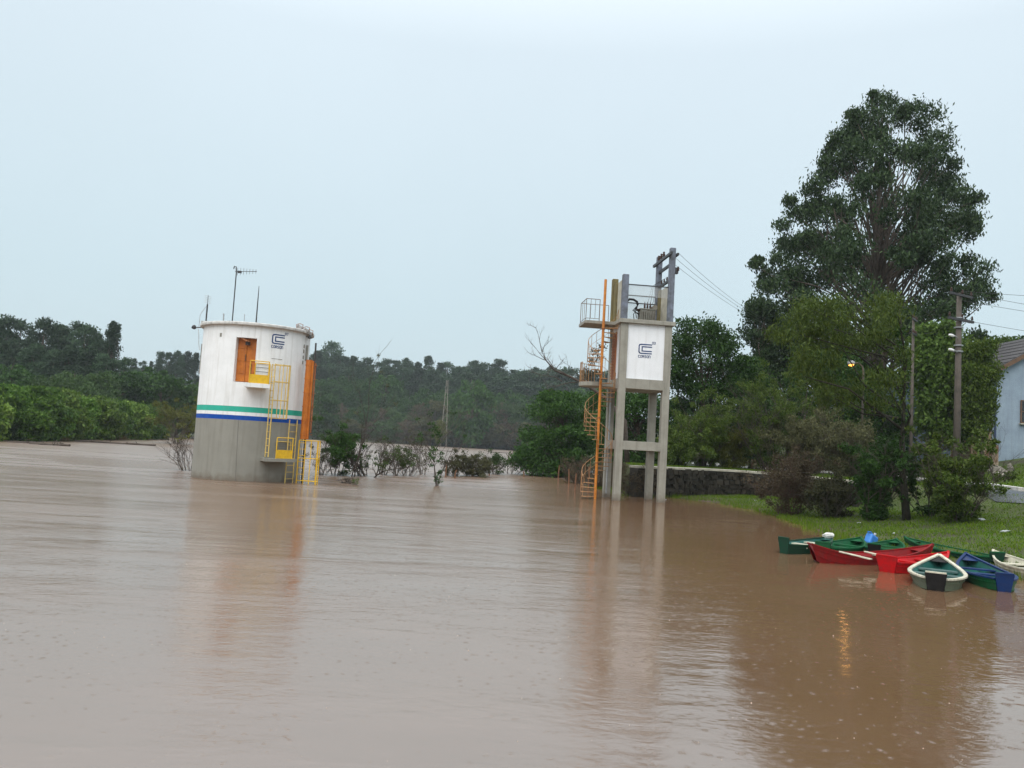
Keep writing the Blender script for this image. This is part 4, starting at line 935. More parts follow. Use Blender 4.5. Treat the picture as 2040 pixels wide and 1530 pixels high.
def street_lamp(px_, py_, Y, label, power, bulb_r):
    hd = at_y(px_, py_, Y); x = hd.x + 0.75; zb = tz(x, Y); o = empty('street_lamp', (x, Y, zb)); tag(o, label, 'street lamp')
    h_ = hd.z - zb
    MB().path([(0, 0, -.3), (0, 0, h_ - .35), (-.08, -.02, h_ - .05), (-.3, -.06, h_ + .12), (-.6, -.1, h_ + .12)], [.07, .06, .04, .035, .03], 8).build('post', M_poleconc, o, smooth=True)
    MB().lathe((-.55, -.1, h_ + .1), [(.02, 0), (.10, .03), (.15, .16), (.12, .36), (.03, .42)], 10, axis=(-1, -.1, .0)).build('lamp_head', M_brass, o)
    MB().lathe((-.75, -.12, h_ + .0), [(.02, -.09), (bulb_r * .8, -.06), (bulb_r, 0), (bulb_r * .8, .05), (.02, .06)], 12).build('bulb', M_bulb, o, smooth=True)
    ld = bpy.data.lights.new('lamp_light', 'POINT'); ld.energy = power; ld.color = (1.0, .48, .12); ld.shadow_soft_size = .14
    lo = bpy.data.objects.new('lamp_light', ld); COL.objects.link(lo); lo.parent = o; lo.location = (-.75, -.14, h_ - .16)
street_lamp(1694, 727, 45.0, 'lit amber street lamp glowing among the leaves left of the ivy-clad trunk', 5, .15)
street_lamp(1524, 792, 62.0, 'lit amber street lamp far back beyond the stone wall', 10, .13)

# ------------------------------------------------------------------ boats
def paint(n, c): return surf('boat_' + n, c, 0.42, tuple(x * .55 + .012 for x in c), 7, (c[0] * .4 + .02, c[1] * .4 + .017, c[2] * .4 + .012), 0.8, 0.004, 30, spec=0.18)
P_dg = paint('dark_green', (0.006, 0.050, 0.026)); P_gr = paint('green', (0.006, 0.105, 0.036)); P_cr = paint('cream', (0.70, 0.66, 0.52)); P_red = paint('red', (0.25, 0.005, 0.007))
P_bred = paint('bright_red', (0.55, 0.004, 0.008)); P_bl = paint('navy_blue', (0.005, 0.030, 0.125)); P_bk = paint('tarred_black', (0.006, 0.005, 0.005)); P_sage = paint('sage', (0.13, 0.16, 0.10))
P_teal = paint('grey_teal', (0.10, 0.17, 0.16)); P_bgr = paint('bluish_green', (0.02, 0.12, 0.10)); P_wh = paint('white', (0.72, 0.72, 0.70))
def boat(S, B, L, hull, inner, gun, tran, thw, label, beam=0.94, ws=0.34, mid=0.19, hs=0.22, hb=None, double=False, nthw=3, bowcol=None, tran_h=0.11, gw=0.045):
    s = at_z(*S); d = ray(*B)
    # bow: the point on its ray at distance L from the stern (far solution)
    best = None
    for k2 in range(4000):
        Y_ = s.y - 3.0 + k2 * 0.002; q = EYE + d * (Y_ / d.y)
        e_ = abs(math.hypot(q.x - s.x, q.y - s.y) - L)
        if q.z > 0.05 and q.z < 0.9 and (best is None or e_ < max(best[0], 0.004)): best = (e_, q)
    q = best[1]; an = math.atan2(q.y - s.y, q.x - s.x); L = math.hypot(q.x - s.x, q.y - s.y)
    zb_ = min(max(q.z, .28), .62) if hb is None else hb
    o = empty('rowing_boat', (s.x, s.y, 0.0), an); tag(o, label, 'boat')
    nS = 18; bt = -0.14
    def hbm(t):
        if double: return beam / 2 * max(1 - abs((t - .48) / .52) ** 2.2, 0.02)
        if t < .42: return ws / 2 + (beam / 2 - ws / 2) * math.sin(math.pi / 2 * t / .42) ** .85
        return beam / 2 * max(1 - ((t - .42) / .58) ** 2.0, 0.02)
    def top(t):
        if t < .45: return mid + (hs - mid) * ((.45 - t) / .45) ** 2
        return mid + (zb_ - mid) * ((t - .45) / .55) ** 2
    def bot(t): return bt + (max(t - .7, 0) / .3) ** 2 * (zb_ * .45) + (max(.2 - t, 0) / .2) ** 2 * (.18 if double else .03)
    rakeb = .16
    def pt(t, side, lvl, inset=0.0):
        b = max(hbm(t) - inset, .004); zt_, zb2 = top(t), bot(t) + (.0 if inset == 0 else .16)
        zb2 = min(zb2, zt_ - .05)
        w_ = (1.0 if lvl == 1 else .72 + .28 * lvl); z = zb2 + (zt_ - zb2) * lvl
        x = t * L - (rakeb * (1 - lvl) * max(t - .75, 0) / .25)
        if double: x += .16 * (1 - lvl) * max(.2 - t, 0) / .2
        return Vector((x, side * b * w_, z))
    for nm, ins, mt in (('hull', 0.0, hull), ('hull_lining', 0.022, inner)):
        mb = MB(); lv = (0.0, .35, .7, 1.0)
        for i in range(nS):
            t0, t1 = i / nS, (i + 1) / nS
            for side in (-1, 1):
                for a, b in zip(lv[:-1], lv[1:]): mb.quad(pt(t0, side, a, ins), pt(t1, side, a, ins), pt(t1, side, b, ins), pt(t0, side, b, ins))
            mb.quad(pt(t0, -1, 0, ins), pt(t1, -1, 0, ins), pt(t1, 1, 0, ins), pt(t0, 1, 0, ins))
        if ins == 0: hp = mb.build(nm, mt, o, smooth=False)
        else: mb.build(nm, mt, o)
    for side in (-1, 1):
        mb = MB(); pts = [pt(i / nS, side, 1.0) + Vector((0, -side * .008, .008)) for i in range(nS + 1)]
        for a, b in zip(pts[:-1], pts[1:]): mb.beam(a, b + (b - a).normalized() * .004, gw, .03)
        mb.build('gunwale', gun, o)
    for side in (-1, 1):
        for lv_ in (.42, .78):
            mb = MB(); pts = [pt(i / nS, side, lv_) + Vector((0, side * .004, 0)) for i in range(nS + 1)]
            for a, b in zip(pts[:-1], pts[1:]): mb.beam(a, b, .016, .014)
            mb.build('strake', hull, o)
    for k2 in range(nthw):
        t = (.22, .47, .68)[k2] if nthw == 3 else (.3, .62)[k2]
        hz = top(t) * .72; MB().box((t * L, 0, hz), (.20, hbm(t) * 1.82, .028)).build('thwart', thw, o)
    if not double:
        tw = ws / 2; ht = hs + tran_h
        mb = MB(); a = [(.0, -tw * .6, bt), (.0, tw * .6, bt), (-.07, tw * 1.08, ht), (-.07, -tw * 1.08, ht)]; b = [(p_[0] + .05, p_[1], p_[2]) for p_ in a]
        mb.quad(*a[::-1]); mb.quad(*b)
        for k2 in range(4): mb.quad(a[k2], a[(k2 + 1) % 4], b[(k2 + 1) % 4], b[k2])
        tr_ = mb.build('transom', tran, o, bevel=.01)
        MB().box((-.045, 0, ht + .012), (.07, tw * 2.0, .024)).build('transom_cap', gun, tr_)
    # small fore deck with a stem post
    mb = MB(); t0 = .86
    mb.v += [tuple(pt(t0, -1, 1) + Vector((0, .01, -.02))), tuple(pt(t0, 1, 1) + Vector((0, -.01, -.02))), tuple(pt(1, 1, 1) + Vector((0, 0, -.01))), tuple(pt(1, -1, 1) + Vector((0, 0, -.01)))]; mb.f.append((0, 1, 2, 3)); mb.m.append(0)
    mb.build('fore_deck', bowcol or inner, o)
    MB().beam(pt(1, 0, 1) + Vector((.02, 0, .03)), pt(1, 0, 0) + Vector((.0, 0, 0)), .05, .05).build('stem_post', gun if bowcol is None else bowcol, o)
    return o, L, an, (top, hbm)
b_dg = boat((1562, 1103), (1657, 1071), 2.7, P_dg, P_bgr, P_dg, P_dg, P_cr, 'dark green rowing boat with cream seat boards and a white bag on its bow', ws=.25, hs=.22, tran_h=.15, beam=.86)
b_gr = boat((1640, 1109), (1715, 1071), 2.7, P_gr, P_gr, P_gr, P_gr, P_gr, 'bright green rowing boat behind the long red one, beside the blue jerrycan')
b_g3 = boat((1742, 1112), (1786, 1077), 2.6, P_dg, P_gr, P_gr, P_bk, P_gr, 'small green rowing boat with black transom wedged behind the long red one', hs=.22, beam=.84, ws=.28)
b_red = boat((1612, 1120), (1857, 1085), 3.5, P_red, P_red, P_red, P_red, P_cr, 'long dark red rowing boat pointed at both ends with pale oars across it', double=True, hs=.40, hb=.42, mid=.16, beam=.84, nthw=2)
b_br = boat((1768, 1140), (1889, 1100), 2.6, P_bred, P_bred, P_bred, P_bred, P_bred, 'bright scarlet rowing boat with a broad flat transom', ws=.42, hs=.22, beam=.82)
b_g6 = boat((1984, 1130), (1803, 1076), 3.3, P_dg, P_gr, P_gr, P_dg, P_gr, 'long green rowing boat lying along the grass behind the scarlet one', ws=.36, hs=.22, tran_h=.12, beam=.86)
b_wh = boat((1864, 1177), (1871, 1105), 2.8, P_sage, P_bgr, P_cr, P_bk, P_teal, 'sage green rowing boat with thick cream gunwale and black transom', ws=.34, hs=.21, beam=.98, gw=.07, bowcol=P_bk)
b_bl = boat((2000, 1179), (1924, 1103), 2.9, P_gr, P_bgr, P_bl, P_bl, P_bl, 'green rowing boat with navy blue gunwale, seats and transom', ws=.29, hs=.22, beam=.92, gw=.055, bowcol=P_bl)
b_cr = boat((2120, 1168), (1979, 1097), 3.0, P_cr, P_cr, P_cr, P_cr, P_cr, 'cream rowing boat pulled up beside the navy and green one', ws=.4, hs=.24, beam=.95)
# oars lying across the red boat
for a_, b_ in (((1672, 1099), (1735, 1114)), ((1722, 1099), (1784, 1113))):
    p_ = at_z(a_[0], a_[1], .30); q_ = at_z(b_[0], b_[1], .25)
    ob = MB(); d_ = (q_ - p_)
    ob.path([p_, p_ + d_ * .7], .019, 7); ob.beam(p_ + d_ * .7, q_, .10, .022)
    tag(ob.build('oar', P_cr), 'pale wooden oar lying across the long dark red boat', 'oar', 'oars on the red boat')
# white bag on the dark green bow
o, L_, an, (tp, hb_) = b_dg
bp_ = Vector((o.location.x + math.cos(an) * L_ * .93, o.location.y + math.sin(an) * L_ * .93, tp(.93)))
tag(rock('plastic_bag', bp_, (.17, .13, .09), 77, surf('bag_white', (.75, .74, .70), .5, (.5, .48, .44), 9)), 'crumpled white plastic bag on the bow of the dark green boat', 'bag')
# blue jerrycan on the grass
jp = on_ground(1735, 1089); jc = empty('jerrycan', jp, 0.5); tag(jc, 'blue plastic jerrycan lying tilted on the grass behind the green boat', 'jerrycan')
jb = MB().box((0, 0, .17), (.30, .22, .30), M=Matrix.Rotation(.45, 3, 'Y')).build('body', M_jerry, jc, bevel=.05)
MB().lathe((.14, 0, .30), [(.03, 0), (.035, .05), (.03, .06)], 10, axis=(.4, 0, .9)).build('cap', M_plastic, jc)
MB().path([(-.12, 0, .33), (-.13, 0, .40), (-.02, 0, .39), (.04, 0, .34)], .018, 6).build('handle', M_jerry, jc)
# litter on the bank
for j, (px_, py_, s_, lb) in enumerate(((1955, 1037, .28, 'crumpled white sheet on the grass at the foot of the leafy shrub'), (1437, 980, .22, 'white plastic scrap on the earth below the stone wall'), (1505, 998, .12, 'small white litter on the grass left of the brown bush'),
        (1326, 996, .14, 'white litter at the waterline by the front column of the transformer tower'), (1781, 1063, .12, 'flat white litter on the grass behind the small green boat'), (2003, 1060, .2, 'pale litter on the grass slope above the cream boat'), (1711, 1042, .11, 'white scrap at the edge of the dark ivy-clad stump'))):
    g_ = on_ground(px_, py_); tag(rock('litter', (g_.x, g_.y, g_.z), (s_ * .75, s_ * .4, s_ * .18), 50 + j, M_plastic), lb, 'litter')

# ------------------------------------------------------------------ vegetation
def unit(a): return a / (np.linalg.norm(a, axis=1, keepdims=True) + 1e-9)
def leaf_geo(rng, C, R, per, L, W, droop=0.4, shell=0.45, flat=0.75, upb=0.25, jit=0.35):
    """diamond leaves scattered through clumps C (n,3) of radius R (n)"""
    n = len(C) * per; idx = np.repeat(np.arange(len(C)), per)
    d = rng.normal(size=(n, 3)); d[:, 2] += upb; d = unit(d)
    rad = (shell + (1 - shell) * rng.random(n) ** 0.7)[:, None] * (1 + jit * rng.normal(size=(n, 1)) * 0.5)
    p = C[idx] + d * rad * R[idx][:, None] * np.array([1, 1, flat])
    a = rng.normal(size=(n, 3)) + np.array([0, 0, -droop * 1.8]); a = unit(a)
    s = unit(np.cross(a, rng.normal(size=(n, 3))))
    k2 = rng.uniform(.65, 1.3, size=(n, 1)); l_ = a * L * k2 / 2; w_ = s * W * k2 / 2
    V = np.stack([p - l_, p + w_ - l_ * .1, p + l_, p - w_ - l_ * .1], 1).reshape(-1, 3)
    return V, np.arange(n * 4).reshape(-1, 4)
def prof_at(prof, z):
    zz = [p[0] for p in prof]; return np.interp(z, zz, [p[1] for p in prof]), np.interp(z, zz, [p[2] for p in prof])
def tree_meshes(seed, trunk, prof, nclump, cr, per, leaf, lmat, bmat, droop=.4, limb_r=.05, flat=.75, shell=.45, limb_every=1, inner=0.45, upb=.25, extra=None, gap=None, att=(.45, .8), bare_front=0.0):
    """trunk: [(x,y,z,r)...]; prof: [(z, cx, halfwidth)...] bottom to top"""
    rng = np.random.default_rng(seed); prof = sorted(prof)
    zg = np.linspace(prof[0][0], prof[-1][0], 60); _, hw = prof_at(prof, zg)
    wgt = np.maximum(hw, .15) ** 1.35; cdf = np.cumsum(wgt); cdf /= cdf[-1]
    z = np.interp(rng.random(nclump), cdf, zg); cx, hw = prof_at(prof, z)
    R = cr * rng.uniform(.6, 1.25, nclump) * np.clip(hw / max(max(p[2] for p in prof) * .5, .1), .45, 1)
    th = rng.uniform(0, 2 * math.pi, nclump); rr = np.maximum(hw - R * .75, 0.02) * (inner + (1 - inner) * rng.random(nclump) ** .6)
    cy = 0.0; z = np.minimum(z, prof[-1][0] * .975 - .85 * R); cx, hw = prof_at(prof, z); rr = np.maximum(hw - R * .75, 0.02) * (inner + (1 - inner) * rng.random(nclump) ** .6)
    C = np.column_stack([cx + rr * np.cos(th), cy + rr * np.sin(th), z])
    if extra is not None: C = np.vstack([C, extra[:, :3]]); R = np.r_[R, extra[:, 3]]; nclump = len(C)
    if bare_front > 0:
        T_0 = np.array(trunk); kp_ = ~((C[:, 1] < .35) & (np.abs(C[:, 0] - np.interp(C[:, 2], T_0[:, 2], T_0[:, 0])) < bare_front)); C = C[kp_]; R = R[kp_]; nclump = len(C)
    if gap is not None:
        kp_ = np.hypot(C[:, 0] - gap[0], C[:, 2] - gap[1]) > gap[2]; C = C[kp_]; R = R[kp_]; nclump = len(C)
    V, Fq = leaf_geo(rng, C, R, per, leaf[0], leaf[1], droop, shell, flat, upb)
    crown = np_mesh('crown', V, Fq, lmat)
    mb = MB(); mb.path([t[:3] for t in trunk], [t[3] for t in trunk], 8)
    T = np.array(trunk); rnd = random.Random(seed)
    for i in range(0, nclump, limb_every):
        c = C[i]; hz = T[0, 2] + (c[2] - T[0, 2]) * rnd.uniform(*att); hz = min(max(hz, T[0, 2] + .1), T[-1, 2])
        tx, ty, tr_ = (np.interp(hz, T[:, 2], T[:, k2]) for k2 in (0, 1, 3))
        a = Vector((tx, ty, hz)); b = Vector(c); m_ = a.lerp(b, .5) + Vector((rnd.uniform(-.16, .16), rnd.uniform(-.16, .16), rnd.uniform(-.12, .1))) * (b - a).length
        r_ = min(limb_r * rnd.uniform(.6, 1.3), tr_ * .7)
        mb.path([a, a.lerp(m_, .6), m_, m_.lerp(b, .6), b], [r_, r_ * .8, r_ * .6, r_ * .4, r_ * .15], 5, cap=False)
    me = mb.build('trunk', bmat, smooth=True); tm = me.data; bpy.data.objects.remove(me)
    return tm, crown
def place(name, tm, cm, loc, label, group=None, cat='tree', rz=0.0, s=(1, 1, 1), cname='crown', tname='trunk'):
    o = empty(name, loc, rz); o.scale = s; tag(o, label, cat, group)
    if tm: link(tname, tm, o)
    if cm: link(cname, cm, o)
    return o
def rows_prof(rows, x0, z0, Y):
    """pixel rows (py, left px, right px) -> crown profile in metres about the trunk base"""
    out = []
    for py_, l_, r_ in rows:
        a = at_y(l_, py_, Y); b = at_y(r_, py_, Y); out.append((((a.z + b.z) / 2) - z0, (a.x + b.x) / 2 - x0, (b.x - a.x) / 2))
    return out
def tree_px(name, seed, base_px, Y, rows, label, lmat, bmat=M_bark, nclump=60, cr=.7, per=220, leaf=(.2, .09), tr0=.18, group=None, cat='tree', trunk_px=None, zbase=None, extra_px=(), gap_px=None, **k2):
    x0 = at_y(base_px, 930, Y).x
    if zbase is None: zbase = max(tz(x0, Y), -.5)
    prof = rows_prof(rows, x0, zbase, Y)
    zt = max(p[0] for p in prof)
    if trunk_px: trunk = [(at_y(a, b, Y).x - x0, 0, at_y(a, b, Y).z - zbase, tr0 * (1 - .85 * i / (len(trunk_px) - 1))) for i, (a, b) in enumerate(trunk_px)]; trunk[0] = (trunk[0][0], 0, -.3, tr0 * 1.2)
    else:
        cx, _ = prof_at(sorted(prof), zt * .9); r_ = random.Random(seed)
        trunk = [(0, 0, -.3, tr0 * 1.2)] + [(cx * (t ** 1.3) + r_.uniform(-.1, .1), r_.uniform(-.1, .1), zt * .92 * t, tr0 * (1 - .85 * t)) for t in (.2, .4, .6, .8, 1.0)]
    if gap_px: k2['gap'] = (at_y(gap_px[0], gap_px[1], Y).x - x0, at_y(gap_px[0], gap_px[1], Y).z - zbase, gap_px[2])
    if extra_px:
        ex = random.Random(seed + 1); k2['extra'] = np.array([(at_y(a, b, Y).x - x0, ex.uniform(-.6, .6), at_y(a, b, Y).z - zbase, r_) for a, b, r_ in extra_px])
    tm, cm = tree_meshes(seed, trunk, prof, nclump, cr, per, leaf, lmat, bmat, **k2)
    return place(name, tm, cm, (x0, Y, zbase), label, group, cat)

# the big eucalyptus
EUC_ROWS = [(190, 1705, 1815), (205, 1685, 1840), (240, 1665, 1868), (290, 1642, 1895), (340, 1615, 1918), (395, 1580, 1930), (445, 1555, 1950), (500, 1535, 1925), (548, 1505, 1950), (600, 1505, 1985), (650, 1470, 1960), (720, 1500, 1930), (780, 1580, 1880)]
tree_px('eucalyptus_tree', 3, 1765, 58.0, EUC_ROWS, 'tallest eucalyptus tree, its open crown towering over the bank', L_euc, M_barkpale, nclump=275, cr=1.2, per=360, leaf=(.29, .11), tr0=.42,
        trunk_px=[(1765, 930), (1762, 800), (1755, 700), (1748, 600), (1746, 500), (1750, 400), (1755, 300), (1758, 230)], droop=.9, limb_r=.08, flat=.8, shell=.2, inner=.42,
        extra_px=[(1645, 358, 1.0), (1612, 385, .9), (1672, 322, .9), (1625, 410, 1.0), (1690, 300, .9), (1862, 318, 1.0), (1898, 352, .9), (1912, 395, .9), (1915, 440, 1.0), (1925, 470, .9), (1525, 545, .8), (1545, 520, .9), (1530, 575, 1.0), (1735, 212, 1.0), (1758, 205, 1.0), (1785, 207, 1.0), (1805, 222, .9), (1712, 232, .9), (1748, 240, 1.1), (1790, 245, 1.1), (1828, 252, .9), (1850, 275, .9), (1695, 262, .8), (1668, 285, .7), (1655, 300, .7), (1640, 330, .7), (1575, 400, .7), (1585, 425, .9), (1560, 450, .9), (1500, 530, .55), (1510, 520, .5), (1940, 400, .7), (1950, 450, .6), (1935, 405, .6), (1975, 592, .7), (1955, 570, .9), (1930, 545, .9)])

# trees behind the transformer tower and along the terrace
tree_px('dark_tree', 11, 1400, 52.0, [(622, 1370, 1400), (640, 1345, 1440), (690, 1325, 1478), (760, 1310, 1490), (840, 1310, 1480), (900, 1330, 1460)], 'dense dark green tree standing right behind the transformer tower', L_dark, nclump=95, cr=1.1, per=330, leaf=(.22, .10), tr0=.22)
tree_px('dark_tree', 12, 1275, 50.0, [(770, 1230, 1290), (810, 1190, 1330), (870, 1180, 1340), (930, 1190, 1340), (955, 1200, 1330)], 'low dark tree seen between the columns of the transformer tower', L_dark, nclump=70, cr=.9, per=260, leaf=(.2, .09), tr0=.15)
tree_px('bluish_tree', 13, 1530, 56.0, [(585, 1505, 1530), (610, 1480, 1560), (660, 1470, 1590), (720, 1490, 1600), (800, 1490, 1620), (860, 1500, 1610)], 'bluish green tree at the left foot of the tallest eucalyptus', L_euc, M_barkpale, nclump=75, cr=1.0, per=260, leaf=(.26, .10), tr0=.2, droop=.7)
tree_px('dark_tree', 14, 1640, 52.0, [(690, 1600, 1680), (720, 1570, 1720), (780, 1550, 1760), (860, 1550, 1770), (905, 1570, 1750)], 'dense dark tree behind the lit amber street lamp', L_dark, nclump=95, cr=1.1, per=320, leaf=(.22, .10), tr0=.22)
tree_px('dark_tree', 15, 1495, 50.0, [(700, 1470, 1510), (740, 1450, 1540), (800, 1440, 1570), (870, 1450, 1580), (915, 1470, 1570)], 'rounded dark tree between the bluish tree and the stone wall', L_dark, nclump=70, cr=.95, per=300, leaf=(.2, .09), tr0=.18)
tree_px('green_tree', 16, 1862, 46.0, [(630, 1850, 1875), (650, 1825, 1910), (700, 1810, 1945), (770, 1810, 1950), (840, 1820, 1950), (880, 1840, 1930)], 'fresh green tree behind the weathered utility pole', L_mid, nclump=90, cr=1.0, per=300, leaf=(.22, .12), tr0=.2)
tree_px('yellowish_tree', 17, 1955, 44.0, [(668, 1945, 1965), (690, 1920, 1985), (740, 1905, 1992), (800, 1910, 1985), (850, 1920, 1970)], 'yellow-green tree touching the corner of the blue house', L_olive, nclump=60, cr=.8, per=280, leaf=(.2, .08), tr0=.16, droop=.7)
tree_px('green_tree', 18, 1992, 66.0, [(662, 1970, 2005), (680, 1950, 2030), (720, 1940, 2050), (800, 1950, 2050)], 'green tree top showing above the blue house roof', L_mid, nclump=50, cr=1.1, per=220, leaf=(.28, .14), tr0=.2)
tree_px('green_tree', 19, 2070, 68.0, [(660, 2040, 2090), (685, 2015, 2120), (760, 2010, 2130)], 'farther tree top at the right end of the blue house roof', L_dark, nclump=45, cr=1.1, per=200, leaf=(.28, .14), tr0=.2)
tree_px('dark_tree', 20, 1740, 50.0, [(760, 1700, 1760), (800, 1660, 1810), (860, 1660, 1830), (910, 1680, 1820)], 'low dark tree behind the ivy-clad trunk', L_dark, nclump=60, cr=1.0, per=260, leaf=(.2, .09), tr0=.18)

# feathery willow-like tree on the bank, ivy-clad trunk
WB = on_ground(1808, 1036)
tree_px('willow_tree', 21, 1808, WB.y, [(572, 1640, 1710), (590, 1590, 1800), (630, 1545, 1850), (680, 1525, 1868), (730, 1530, 1875), (775, 1570, 1870), (810, 1640, 1860)], 'feathery olive tree with slender dark ivy-clad trunk on the grassy bank', leafmat('willow_leaf', (0.034, 0.060, 0.009), (0.082, 0.112, 0.021), .5, .22), surf('dark_wet_bark', (0.035, 0.028, 0.02), .9, (0.018, 0.018, 0.010), 6, bump=.02, bscale=18),
        nclump=100, cr=.62, per=220, leaf=(.16, .042), tr0=.13, zbase=WB.z, droop=.9, limb_r=.045, flat=.8, shell=.2, inner=.2, limb_every=4, att=(.6, .92), bare_front=.6, gap_px=(1692, 730, .62), trunk_px=[(1808, 1036), (1800, 960), (1797, 880), (1800, 790), (1803, 720), (1795, 650), (1788, 590)])
# ivy up the trunk
def ivy(o, seed, pts, r, per, leaf, mat):
    rng = np.random.default_rng(seed); C = np.array(pts, float); V, Fq = leaf_geo(rng, C, np.full(len(C), r), per, leaf[0], leaf[1], .5, .3, 1.0, 0)
    link('ivy', np_mesh('ivy', V, Fq, mat), o)
wo_ = [x for x in bpy.data.objects if x.name == 'willow_tree'][0]
ivy(wo_, 5, [(at_y(a, b, WB.y).x - WB.x + .0, 0, at_y(a, b, WB.y).z - WB.z) for a, b in ((1803, 990), (1800, 960), (1799, 930), (1797, 900), (1798, 870), (1800, 840), (1800, 810), (1801, 780), (1803, 750), (1802, 720), (1798, 690), (1795, 660))], .2, 110, (.09, .07), L_dark)

# shrubs on the bank: multi-stemmed
def shrub(name, seed, loc, H, Wd, label, lmat, nst=14, ncl=40, cr=.3, per=160, leaf=(.1, .04), bmat=M_twig, group=None, cat='shrub', lean=(0, 0), fork=3, r0=.02, bottom=.15, droop=.3, rz=0.0, skirt=0, spread=.75):
    rng = np.random.default_rng(seed); rnd = random.Random(seed); mb = MB(); tips = []
    def grow(p, d, L_, r_, dep):
        pts = [p]; rs_ = [r_]; q = Vector(p); dd_ = Vector(d)
        for k2 in range(4):
            dd_ = (dd_ + Vector((rnd.gauss(0, .16), rnd.gauss(0, .16), rnd.gauss(.03, .1)))).normalized(); q = q + dd_ * L_ / 4; pts.append(q.copy()); rs_.append(r_ * (1 - .18 * (k2 + 1)))
            if dep < fork and k2 >= 1:
                for _ in range(1 if dep else rnd.choice((1, 2))):
                    ax = Vector((rnd.gauss(0, 1), rnd.gauss(0, 1), rnd.gauss(0, .6))).normalized()
                    grow(q.copy(), (dd_ + ax * spread).normalized(), L_ * rnd.uniform(.4, .62), r_ * .55, dep + 1)
        tips.append(tuple(q)); 
        if dep >= 1: tips.append(tuple(pts[2]))
        mb.path(pts, rs_, 5 if dep < 2 else 3, cap=False)
    for i in range(nst):
        a = rnd.uniform(0, 6.283); sp = rnd.random() ** .6
        d = Vector((math.cos(a) * sp * Wd / 2 / H * 1.1 + lean[0], math.sin(a) * sp * Wd / 2 / H * 1.1 + lean[1], 1)).normalized()
        grow(Vector((math.cos(a) * sp * Wd * .08, math.sin(a) * sp * Wd * .08, -.3)), d, H * rnd.uniform(.6, .85), r0 * rnd.uniform(.7, 1.3), 0)
    tmo = mb.build('stems', bmat, smooth=True); tm = tmo.data; bpy.data.objects.remove(tmo); cm = None
    if ncl > 0:
        T = np.array(tips); T = T[T[:, 2] > H * bottom]; sel = rng.choice(len(T), min(ncl, len(T)), replace=False); T = T[sel]
        if skirt:
            a_ = rng.uniform(0, 6.283, skirt); z_ = rng.random(skirt) ** 1.2 * H * .75; q_ = Wd * .38 * np.sqrt(rng.random(skirt)) * (.65 + .35 * np.sin(np.pi * np.clip(z_ / (H * .75), 0, 1)))
            T = np.vstack([T, np.column_stack([np.cos(a_) * q_ + lean[0] * z_, np.sin(a_) * q_ + lean[1] * z_, z_ + .1])])
        V, Fq = leaf_geo(rng, T, np.full(len(T), cr) * rng.uniform(.6, 1.3, len(T)), per, leaf[0], leaf[1], droop, .15, .8, .1); cm = np_mesh('foliage', V, Fq, lmat)
    return place(name, tm, cm, loc, label, group, cat, rz=rz, tname='stems', cname='foliage')
def gpx(px_, py_, dz_=0.0): g_ = on_ground(px_, py_); return (g_.x, g_.y, g_.z + dz_)
shrub('brown_bush', 31, gpx(1572, 1026), 2.1, 2.4, 'large reddish brown half-dry bush on the bank right of the stone wall', L_brown, nst=26, ncl=90, cr=.3, per=90, leaf=(.10, .035), bmat=surf('reddish_twig', (.10, .05, .035), .9, (.06, .035, .025), 6), r0=.016, skirt=60, spread=.4, droop=.0)
shrub('ivy_stump', 32, gpx(1740, 1036), 2.4, 1.3, 'dark bushy stump smothered in leaves beside the ivy-clad trunk', L_dark, nst=14, ncl=70, cr=.26, per=150, leaf=(.11, .05), r0=.03, bottom=.02, skirt=70, spread=.5)
shrub('leafy_shrub', 33, gpx(1905, 1040), 2.5, 2.0, 'leafy green shrub around the foot of the weathered utility pole', L_olive, nst=18, ncl=70, cr=.24, per=120, leaf=(.12, .05), r0=.02, bottom=.02, skirt=60, spread=.5)
shrub('low_bush', 34, gpx(1660, 1030), 1.6, 2.2, 'low dull green bush between the brown bush and the ivy-smothered stump', L_brgreen, nst=14, ncl=50, cr=.26, per=100, leaf=(.10, .045), bottom=.02, skirt=50, spread=.5)
shrub('thin_bush', 35, gpx(1850, 1030), 1.9, 1.2, 'thin dark bush between the ivy-clad trunk and the leafy shrub', L_dark, nst=10, ncl=24, cr=.18, per=80, leaf=(.10, .05), bottom=.02, skirt=14, spread=.4)
for j, (px_, Y_, H_, W_, lm_, lb) in enumerate(((1400, 46.5, 3.3, 3.0, L_olive, 'olive shrub with arching sprays growing on top of the stone wall next to the tower'), (1535, 45, 4.4, 4.2, L_olive, 'tall feathery olive shrub above the middle of the stone wall'),
        (1612, 43, 3.0, 3.0, L_brgreen, 'greyish shrub above the far end of the stone wall'), (1455, 46.5, 2.2, 2.6, L_yel, 'small yellowish shrub hanging over the stone wall coping'), (1690, 40, 2.2, 2.4, L_brgreen, 'dull shrub in front of the whitewashed kerb'), (1345, 45, 1.8, 2.2, L_olive, 'low shrub on the stone wall just right of the tower column'))):
    x_ = at_y(px_, 930, Y_).x; shrub('terrace_shrub', 40 + j, (x_, Y_, tz(x_, Y_)), H_, W_, lb, lm_, nst=16, ncl=110, cr=.36, per=110, leaf=(.15, .05), r0=.025, bottom=.03, droop=.6, skirt=50, spread=.6)
for j, (px_, py_, H_, W_, lb) in enumerate(((1262, 985, 1.5, 2.6, 'dry brown bush behind the columns of the transformer tower'), (1195, 972, 1.4, 2.4, 'dry brown thicket left of the spiral stair foot'), (1150, 962, 1.5, 2.6, 'dry reedy thicket at the waterline below the round tree'))):
    shrub('dry_thicket', 50 + j, gpx(px_, py_), H_, W_, lb, L_brown, nst=26, ncl=40, cr=.28, per=60, leaf=(.10, .03), bottom=.05, skirt=40, spread=.4, r0=.012)
